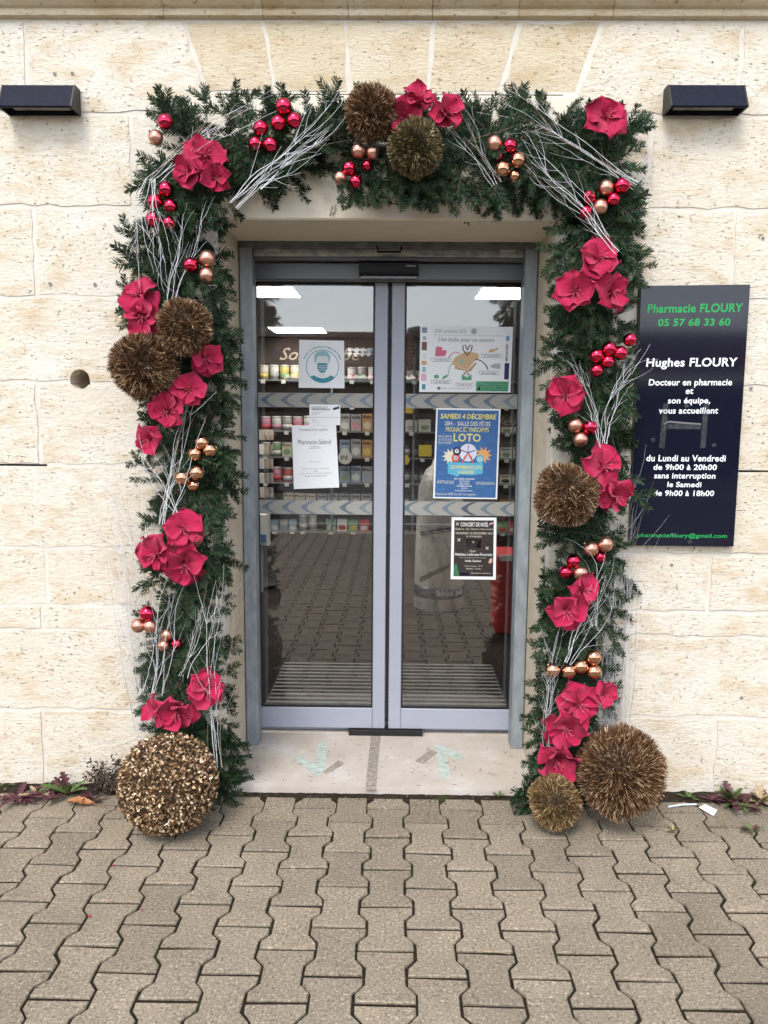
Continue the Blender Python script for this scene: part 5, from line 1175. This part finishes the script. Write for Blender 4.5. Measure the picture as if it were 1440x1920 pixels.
def leaf_ball():
    p = P(316, 1483, -.30); rr = 93 * mpp(p); p.z = rr * .985
    t = thing('leaf_ball', 'large ball of gold sprayed box leaves on the paving', 'decorative ball', p)
    inst('core', sphere(24, 14).mesh('core', plain('ball_core2', (0.05, 0.03, 0.012), .9), True), t, (0, 0, 0), None, rr * .88)
    r = np.random.RandomState(9); N = 8000; d = r.normal(0, 1, (N, 3)); d /= np.linalg.norm(d, axis=1)[:, None]
    up = np.cross(d, r.normal(0, 1, (N, 3))); up /= np.linalg.norm(up, axis=1)[:, None]
    ax = d * r.uniform(.15, 1.0, (N, 1)) + up * .8; ax /= np.linalg.norm(ax, axis=1)[:, None]
    sd_ = np.cross(ax, d + r.normal(0, .4, (N, 3))); sd_ /= np.linalg.norm(sd_, axis=1)[:, None]; nn = np.cross(sd_, ax)
    b = d * rr * r.uniform(.88, .97, (N, 1)); L = r.uniform(.010, .017, (N, 1)); W = L * r.uniform(.26, .36, (N, 1))
    V = np.stack([b, b + ax * L * .5 + sd_ * W + nn * W * .5, b + ax * L, b + ax * L * .5 - sd_ * W + nn * W * .5], 1).reshape(-1, 3)
    k = np.arange(N) * 4; F = np.concatenate([np.stack([k, k + 1, k + 2], 1), np.stack([k, k + 2, k + 3], 1)])
    me = bpy.data.meshes.new('gold_leaves'); me.from_pydata(V.tolist(), [], F.tolist())
    me.materials.append(by_island('gold_leaf', [(0, (0.05, 0.022, 0.008)), (.4, (0.15, 0.07, 0.028)), (.65, (0.36, 0.215, 0.10)), (.85, (0.66, 0.47, 0.28)), (1, (0.82, 0.68, 0.50))], .4, .25)); me.update()
    o = bpy.data.objects.new('gold_leaves', me); col.objects.link(o); o.parent = t; tag(o, kind='stuff')
leaf_ball()

# ---- white birch twigs in bundles
TWM = plain('whitewashed_twig', (0.66, 0.665, 0.69), .8, vary=.25, scale=90)
TWD = plain('bare_twig', (0.30, 0.22, 0.17), .8, vary=.3, scale=90)
TWG = plain('grey_twig', (0.36, 0.34, 0.34), .8, vary=.3, scale=90)
def bundle(label, guide, n, fan, y=-.175, thick=.0021, forks=2, seed=0, cat='twigs', ybase=None):
    """guide: photo points from the tied end to the tips; fan: spread in pixels at tied end and tips"""
    r = random.Random(seed); b0 = P(guide[0][0], guide[0][1], y)
    t = thing('twig_bundle', label, 'twigs', b0, 'bundles of white twigs')
    n = max(2, int(n * .8)); fan = (fan[0] * 1.5 + 2, fan[1] * 1.15)
    for i in range(n):
        off = r.uniform(-1, 1); ph = r.uniform(0, 6); lenf = r.uniform(.55, 1.0); y_ = y + r.uniform(-.022, .022); wob = r.uniform(2, 7); bow = r.uniform(-16, 16); w2 = r.uniform(1, 3.5); p2 = r.uniform(0, 6)
        K = 16; pts = []
        for k in range(K + 1):
            tt = k / K * lenf; m_ = (len(guide) - 1) * tt; j = min(int(m_), len(guide) - 2); f = m_ - j
            gx, gy = guide[j][0] + (guide[j + 1][0] - guide[j][0]) * f, guide[j][1] + (guide[j + 1][1] - guide[j][1]) * f
            dx, dy = guide[j + 1][0] - guide[j][0], guide[j + 1][1] - guide[j][1]; dl = math.hypot(dx, dy) or 1
            sp = (fan[0] + (fan[1] - fan[0]) * tt ** 1.4) * off + wob * math.sin(ph + tt * 7) * (.3 + tt) + bow * math.sin(math.pi * tt) + w2 * math.sin(p2 + tt * 12) + r.uniform(-1.0, 1.0)
            pts.append(P(gx - dy / dl * sp, gy + dx / dl * sp, y_ - .03 * tt * off * r.random() - .006 * math.sin(ph + tt * 5)))
        r0 = thick * r.uniform(.38, .75); m = MB().tube(pts, [r0 * (1 - .72 * k / K) for k in range(K + 1)], 5)
        for q in range(forks + 1):
            k = r.randint(3, K - 3); d = (pts[k + 1] - pts[k]).normalized(); a = r.choice([-1, 1]) * r.uniform(.35, .75)
            d2 = Matrix.Rotation(a, 3, 'Y') @ d; d2.y += r.uniform(-.25, .1); ln = (pts[-1] - pts[0]).length * r.uniform(.12, .3); fp = [pts[k]]
            for e in range(5):
                d2 = (Matrix.Rotation(r.uniform(-.16, .16) - a * .1, 3, 'Y') @ d2); fp.append(fp[-1] + d2 * ln / 5)
            m.tube(fp, [r0 * .55 * (1 - .13 * e) for e in range(6)], 4)
        m.build('twig', TWM if r.random() < (.86 if n < 20 else .6) else (TWD if r.random() < .4 or n < 20 else TWG), t)
bundle('white twigs slanting across the upper left corner flower', [(283, 342), (340, 290), (400, 245), (470, 210), (560, 165)], 8, (5, 20), -.18, .0022, 2, 1)
bundle('white twigs slanting left of the top brown ball', [(436, 384), (480, 335), (535, 300), (600, 240), (645, 190), (680, 110)], 11, (6, 30), -.19, .0022, 2, 2)
bundle('single thick bare twig crossing the top left stretch', [(490, 357), (545, 322), (600, 275), (645, 232)], 2, (1, 6), -.2, .003, 1, 3)
bundle('white twigs hanging over the upper left red baubles', [(283, 335), (280, 400), (285, 470), (300, 540), (310, 575)], 9, (6, 32), -.205, .0019, 2, 4)
bundle('white twigs rising from the upper brown ball to the corner flower', [(322, 572), (335, 510), (350, 450), (368, 390), (388, 345)], 7, (6, 18), -.18, .0021, 2, 5)
bundle('white twigs crossing between the copper baubles on the left column', [(312, 985), (325, 920), (345, 850), (365, 780), (392, 715)], 9, (7, 30), -.19, .0022, 2, 6)
bundle('white twigs leaning left beside the copper baubles', [(335, 960), (310, 905), (285, 860), (268, 800), (250, 745)], 5, (5, 12), -.19, .002, 1, 7)
bundle('tall sheaf of thin white twigs against the wall, left of the garland', [(268, 1372), (262, 1290), (252, 1190), (240, 1080), (222, 960), (210, 860)], 34, (14, 48), -.07, .0018, 3, 8)
bundle('white twigs standing in front of the lower left flowers', [(285, 1300), (300, 1230), (312, 1150), (325, 1080), (330, 1010)], 8, (14, 30), -.19, .0018, 2, 9)
bundle('curling white twigs along the inner lower left column', [(402, 1440), (392, 1340), (388, 1240), (392, 1150), (405, 1060), (410, 1000)], 8, (8, 40), -.2, .002, 3, 10)
bundle('white twigs in the lower left column rising from the small baubles', [(345, 1270), (362, 1200), (375, 1140), (392, 1090)], 7, (7, 24), -.2, .0021, 2, 11)
bundle('white twigs slanting below the upper right corner flower', [(1195, 345), (1120, 296), (1050, 250), (980, 208), (900, 165)], 8, (5, 34), -.2, .0021, 2, 12)
bundle('white twigs running down from the top right baubles', [(1155, 475), (1100, 400), (1050, 350), (1000, 300), (950, 265)], 10, (6, 42), -.21, .0022, 2, 13)
bundle('thin twigs rising right of the top centre flowers', [(932, 345), (905, 295), (875, 245), (845, 200), (825, 120)], 7, (4, 22), -.2, .0018, 2, 14)
bundle('forked white twigs fanning towards the pharmacy sign', [(1132, 838), (1140, 780), (1165, 720), (1200, 670), (1235, 640)], 7, (5, 30), -.17, .002, 3, 15)
bundle('white twigs fanning up left of the sign baubles', [(1130, 838), (1115, 770), (1090, 710), (1068, 660), (1052, 620)], 6, (5, 26), -.2, .002, 2, 16)
bundle('tall sheaf of white twigs against the wall, right of the garland', [(1153, 1365), (1155, 1270), (1160, 1160), (1165, 1060), (1178, 950), (1190, 860)], 30, (18, 26), -.07, .0019, 2, 17)
bundle('white twigs crossing the flower pair on the right column', [(1066, 1245), (1095, 1195), (1125, 1130), (1150, 1070), (1160, 1010)], 8, (6, 16), -.2, .0022, 1, 18)
bundle('thin twigs along the baubles below the sign', [(1115, 1175), (1108, 1120), (1095, 1060), (1060, 1020), (1022, 1003)], 4, (4, 10), -.2, .0018, 1, 19)
bundle('white twigs at the inner foot of the right column', [(1018, 1405), (1012, 1340), (1015, 1260), (1030, 1180), (1045, 1120)], 8, (8, 26), -.19, .0019, 2, 20)

# ================================================================== WEEDS AND LITTER AT THE WALL FOOT
def weed(name, label, cat, px_, py_, n, size, mats, seed, tall=.5, group=None):
    n = int(n * 1.8)
    p = PZ(px_, py_, .004); p.y = min(p.y, -.02); r = random.Random(seed); t = thing(name, label, cat, p, group)
    for k in range(n):
        a = r.uniform(0, 6.283); el = r.uniform(.15, tall); L = size * r.uniform(.6, 1.15); m = MB(); vs = []; K = 11
        d = Vector((math.cos(a), math.sin(a) * .8 - .15, 0)).normalized(); sd_ = Vector((-d.y, d.x, 0))
        for i in range(K + 1):
            s_ = i / K; q = d * (L * s_ * math.cos(el)) + Vector((0, 0, L * (s_ * math.sin(el) - .35 * s_ * s_ * math.sin(el)) + .004))
            if p.y + q.y > -.01: q.y = -.01 - p.y
            wd = L * (.025 + .10 * math.sin(math.pi * min(1, s_ * 1.02)) * (1.45 if i % 2 else .4)) * (s_ < .99)
            vs += [q + sd_ * wd + Vector((0, 0, wd * .35)), q, q - sd_ * wd + Vector((0, 0, wd * .35))]
        m.add(vs, [f for i in range(K) for f in ((3 * i, 3 * i + 1, 3 * i + 4, 3 * i + 3), (3 * i + 1, 3 * i + 2, 3 * i + 5, 3 * i + 4))]); me_ = m
        me_.v = [(v[0] + p.x, v[1] + p.y, v[2] + p.z) for v in me_.v]; me_.build('leaf', r.choice(mats), t)
PUR = plain('purple_leaf', (0.085, 0.022, 0.032), .6, vary=.35, scale=80); GRN = plain('weed_green', (0.075, 0.13, 0.03), .6, vary=.35, scale=80); DRY = plain('dry_straw', (0.36, 0.27, 0.16), .8, vary=.3, scale=80)
weed('dandelion', 'purple dandelion spread flat at the left edge of the paving', 'weed', 35, 1498, 9, .11, [PUR, PUR, PUR], 1, .4, 'weeds along the wall foot')
weed('dandelion', 'purple dandelion standing against the wall left of the gold ball', 'weed', 128, 1492, 8, .12, [PUR, PUR, GRN], 2, 1.25, 'weeds along the wall foot')
weed('dandelion', 'green and purple dandelion beside the white paper scrap', 'weed', 1372, 1508, 12, .12, [PUR, GRN, PUR, GRN], 3, 1.3, 'weeds along the wall foot')
weed('dandelion', 'small purple dandelion just left of the white paper scrap', 'weed', 1335, 1502, 7, .075, [PUR], 4, .8, 'weeds along the wall foot')
weed('seedling', 'small green seedling between the large ball and the paper scrap', 'weed', 1292, 1499, 7, .05, [GRN], 5, .9, 'weeds along the wall foot')
weed('seedling', 'tiny green seedling at the right end of the step', 'weed', 934, 1494, 6, .03, [GRN], 6, .9, 'weeds along the wall foot')
weed('seedling', 'small green leaf sprout by the left wall edge', 'weed', 10, 1478, 4, .05, [GRN], 7, 1.2, 'weeds along the wall foot')
weed('dandelion', 'low green weed in the paving at the right edge', 'weed', 1410, 1560, 8, .05, [GRN, PUR], 8, .5, 'weeds along the wall foot')
weed('seedling', 'grassy sprout in a paving joint right of the large ball', 'weed', 1262, 1560, 8, .035, [GRN, DRY], 18, .9, 'weeds along the wall foot')
weed('grass_tuft', 'dry grass tuft at the wall foot near the left edge', 'weed', 70, 1496, 12, .07, [DRY, DRY, PUR, GRN], 21, 1.2, 'weeds along the wall foot')
weed('grass_tuft', 'dry brown weed under the left wall joint', 'weed', 100, 1499, 10, .05, [DRY, BARK, PUR], 22, .9, 'weeds along the wall foot')
weed('grass_tuft', 'dry grass tuft at the wall foot at the right edge', 'weed', 1425, 1506, 14, .08, [DRY, DRY, BARK], 23, 1.1, 'weeds along the wall foot')
weed('dandelion', 'flat purple weed right of the dandelion by the paper scrap', 'weed', 1400, 1516, 9, .07, [PUR, PUR, GRN], 24, .5, 'weeds along the wall foot')
weed('dandelion', 'flat purple weed touching the orange fallen leaf', 'weed', 175, 1500, 8, .06, [PUR, BARK], 25, .7, 'weeds along the wall foot')
def dry_shrub():
    p = PZ(195, 1500, .004); p.y = -.05; t = thing('dry_shrub', 'dark brown withered shrub beside the gold leaf ball', 'shrub', p); r = random.Random(4)
    M1 = by_island('withered_leaf', [(0, (0.022, 0.014, 0.010)), (.6, (0.06, 0.036, 0.024)), (1, (0.09, 0.075, 0.035))], .8); lv = MB()
    for k in range(16):
        a = r.uniform(-1.1, 1.1); L = r.uniform(.07, .16); pts = [p + Vector((math.sin(a) * L * s_ + r.uniform(-.004, .004), -.01 * s_, L * s_ * math.cos(a * .7))) for s_ in (0, .3, .6, 1)]
        MB().tube(pts, [.0018, .0015, .0012, .0006], 4).build('stem', DRY if k % 4 == 0 else BARK, t)
        for q in range(46):
            s_ = r.random() ** .6; c_ = pts[0].lerp(pts[3], s_) + Vector((r.gauss(0, .012), r.uniform(-.02, .012), r.gauss(0, .010))); c_.y = min(c_.y, -.008); c_.z = max(c_.z, .006)
            u_ = Vector((r.gauss(0, 1), r.gauss(0, 1), r.gauss(0, 1))).normalized(); v_ = u_.orthogonal().normalized(); z_ = r.uniform(.004, .010)
            lv.add([c_ - u_ * z_, c_ + v_ * z_ * .45, c_ + u_ * z_, c_ - v_ * z_ * .45], [(0, 1, 2, 3)])
    o = lv.build('withered_leaves', M1, t); tag(o, kind='stuff')
dry_shrub()
def dead_leaf():
    p = PZ(152, 1507, .008); t = thing('fallen_leaf', 'curled orange brown fallen leaf on the paving', 'leaf', p); m = MB(); vs = []; n = 9; r = random.Random(2)
    for i in range(n + 1):
        s_ = i / n; w_ = .024 * math.sin(math.pi * min(1, s_ + .03)) * (1.25 if i % 2 else .8)
        for j in range(5):
            q = -1 + j / 2; vs.append((p.x + .05 * (2 * s_ - 1), p.y + w_ * q, p.z + .012 * q * q + .006 * math.sin(5 * s_) + r.uniform(0, .002)))
    m.add(vs, [(i * 5 + j, (i + 1) * 5 + j, (i + 1) * 5 + j + 1, i * 5 + j + 1) for i in range(n) for j in range(4)]); m.build('blade', plain('orange_dead_leaf', (0.36, 0.15, 0.055), .7, vary=.4, scale=50), t, True)
    MB().tube([(p.x + .05, p.y, p.z), (p.x + .075, p.y - .008, p.z)], [.0012, .0008], 4).build('stalk', DRY, t)
dead_leaf()
q = [PZ(a, b, .006) for a, b in ((1322, 1507), (1345, 1521), (1338, 1529), (1310, 1516))]
MB().add([(p.x, p.y, .005 + .006 * (k % 2)) for k, p in enumerate(q)] + [(p.x, p.y, .0042 + .006 * (k % 2)) for k, p in enumerate(q)], [(0, 1, 2, 3), (7, 6, 5, 4), (0, 4, 5, 1), (1, 5, 6, 2), (2, 6, 7, 3), (3, 7, 4, 0)]).top('paper_scrap', PAPER, 'white paper scrap lying near the right wall foot', 'paper', (q[0].x, q[0].y, .004))
A, B = PZ(1252, 1513, .008), PZ(1306, 1508, .008)
MB().tube([A, (A + B) / 2 + Vector((0, .004, .002)), B], [.004, .004, .004], 8).top('white_tube', plain('white_plastic', (0.55, 0.58, 0.6), .4), 'thin white plastic tube beside the large needle ball', 'tube', A)
RPT = plain('fallen_red_petal', (0.30, 0.01, 0.03), .7)
for k, (a, b, lab) in enumerate(((213, 1624, 'topmost fallen red petal scrap on the left paving'), (168, 1719, 'red petal scrap nearest the left picture edge on the paving'), (265, 1706, 'red petal scrap on the paving right of the middle one'), (208, 1691, 'middle red petal scrap on the left paving'))):
    p = PZ(a, b, .003); z_ = .007 if k < 2 else .005
    MB().add([p + Vector((-z_, 0, 0)), p + Vector((0, -z_ * .6, .002)), p + Vector((z_, .001, .001)), p + Vector((0, z_ * .8, .003))], [(0, 1, 2, 3)]).top('petal_scrap', RPT, lab, 'petal', p, group='red petal scraps')
for k, (pa, pb, lab) in enumerate((((905, 1784), (958, 1789), 'pale straw lying across a paver in the right foreground'), ((1228, 1535), (1258, 1512), 'dry straw beside the large needle ball'), ((1352, 1526), (1372, 1566), 'dry straw slanting below the white paper scrap'), ((80, 1500), (86, 1456), 'dry straw standing in front of the left wall joint'))):
    A = PZ(*pa, .004); B = PZ(*pb, .004)
    if k == 3: A = PZ(*pa, .004); A.y = -.03; B = P(pb[0], pb[1], -.03)
    MB().tube([A, A.lerp(B, .5) + Vector((.002, 0, .003)), B], [.0014, .0013, .0008], 4).top('straw', DRY, lab, 'straw', A)
# loose earth crumbs and fir needles lying about
cr = MB(); r = random.Random(31)
for k in range(420):
    x = r.uniform(-1.7, 1.7); y = -.05 + r.gauss(0, .018) if r.random() < .8 else r.uniform(-.3, -.05); z_ = r.uniform(.0012, .0042); y = min(y, -.012); c_ = Vector((x, y, z_ * .4 + .001))
    cr.add([c_ + Vector((z_, 0, 0)), c_ + Vector((0, z_, 0)), c_ + Vector((-z_, 0, 0)), c_ + Vector((0, -z_, 0)), c_ + Vector((0, 0, z_))], [(0, 1, 4), (1, 2, 4), (2, 3, 4), (3, 0, 4)])
o = cr.build('earth_crumbs', by_island('crumb', [(0, (0.03, 0.022, 0.015)), (.8, (0.10, 0.075, 0.05)), (1, (0.35, 0.3, 0.24))], .95)); tag(o, 'dark loose earth crumbs along the wall foot', 'earth', kind='stuff')
fn = MB()
for k in range(170):
    on = r.random() < .75
    if on: x = r.uniform(XL + .03, XR - .03); y = r.uniform(0.01, .46); z_ = STEPZ + .0012
    else: x = r.uniform(-1.2, 1.2); y = -r.random() ** 1.6 * .6 - .06; z_ = .004
    a = r.uniform(0, 6.28); L = r.uniform(.006, .012); d = Vector((math.cos(a) * L, math.sin(a) * L, 0)); s_ = Vector((-d.y, d.x, 0)) * .09; c_ = Vector((x, y, z_))
    fn.add([c_ - d - s_, c_ - d + s_, c_ + d + s_, c_ + d - s_], [(3, 2, 1, 0)])
o = fn.build('fallen_needles', plain('brown_needle', (0.09, 0.06, 0.03), .8)); tag(o, 'brown fir needles scattered on the step and paving', 'needles', kind='stuff')

finish_texts()
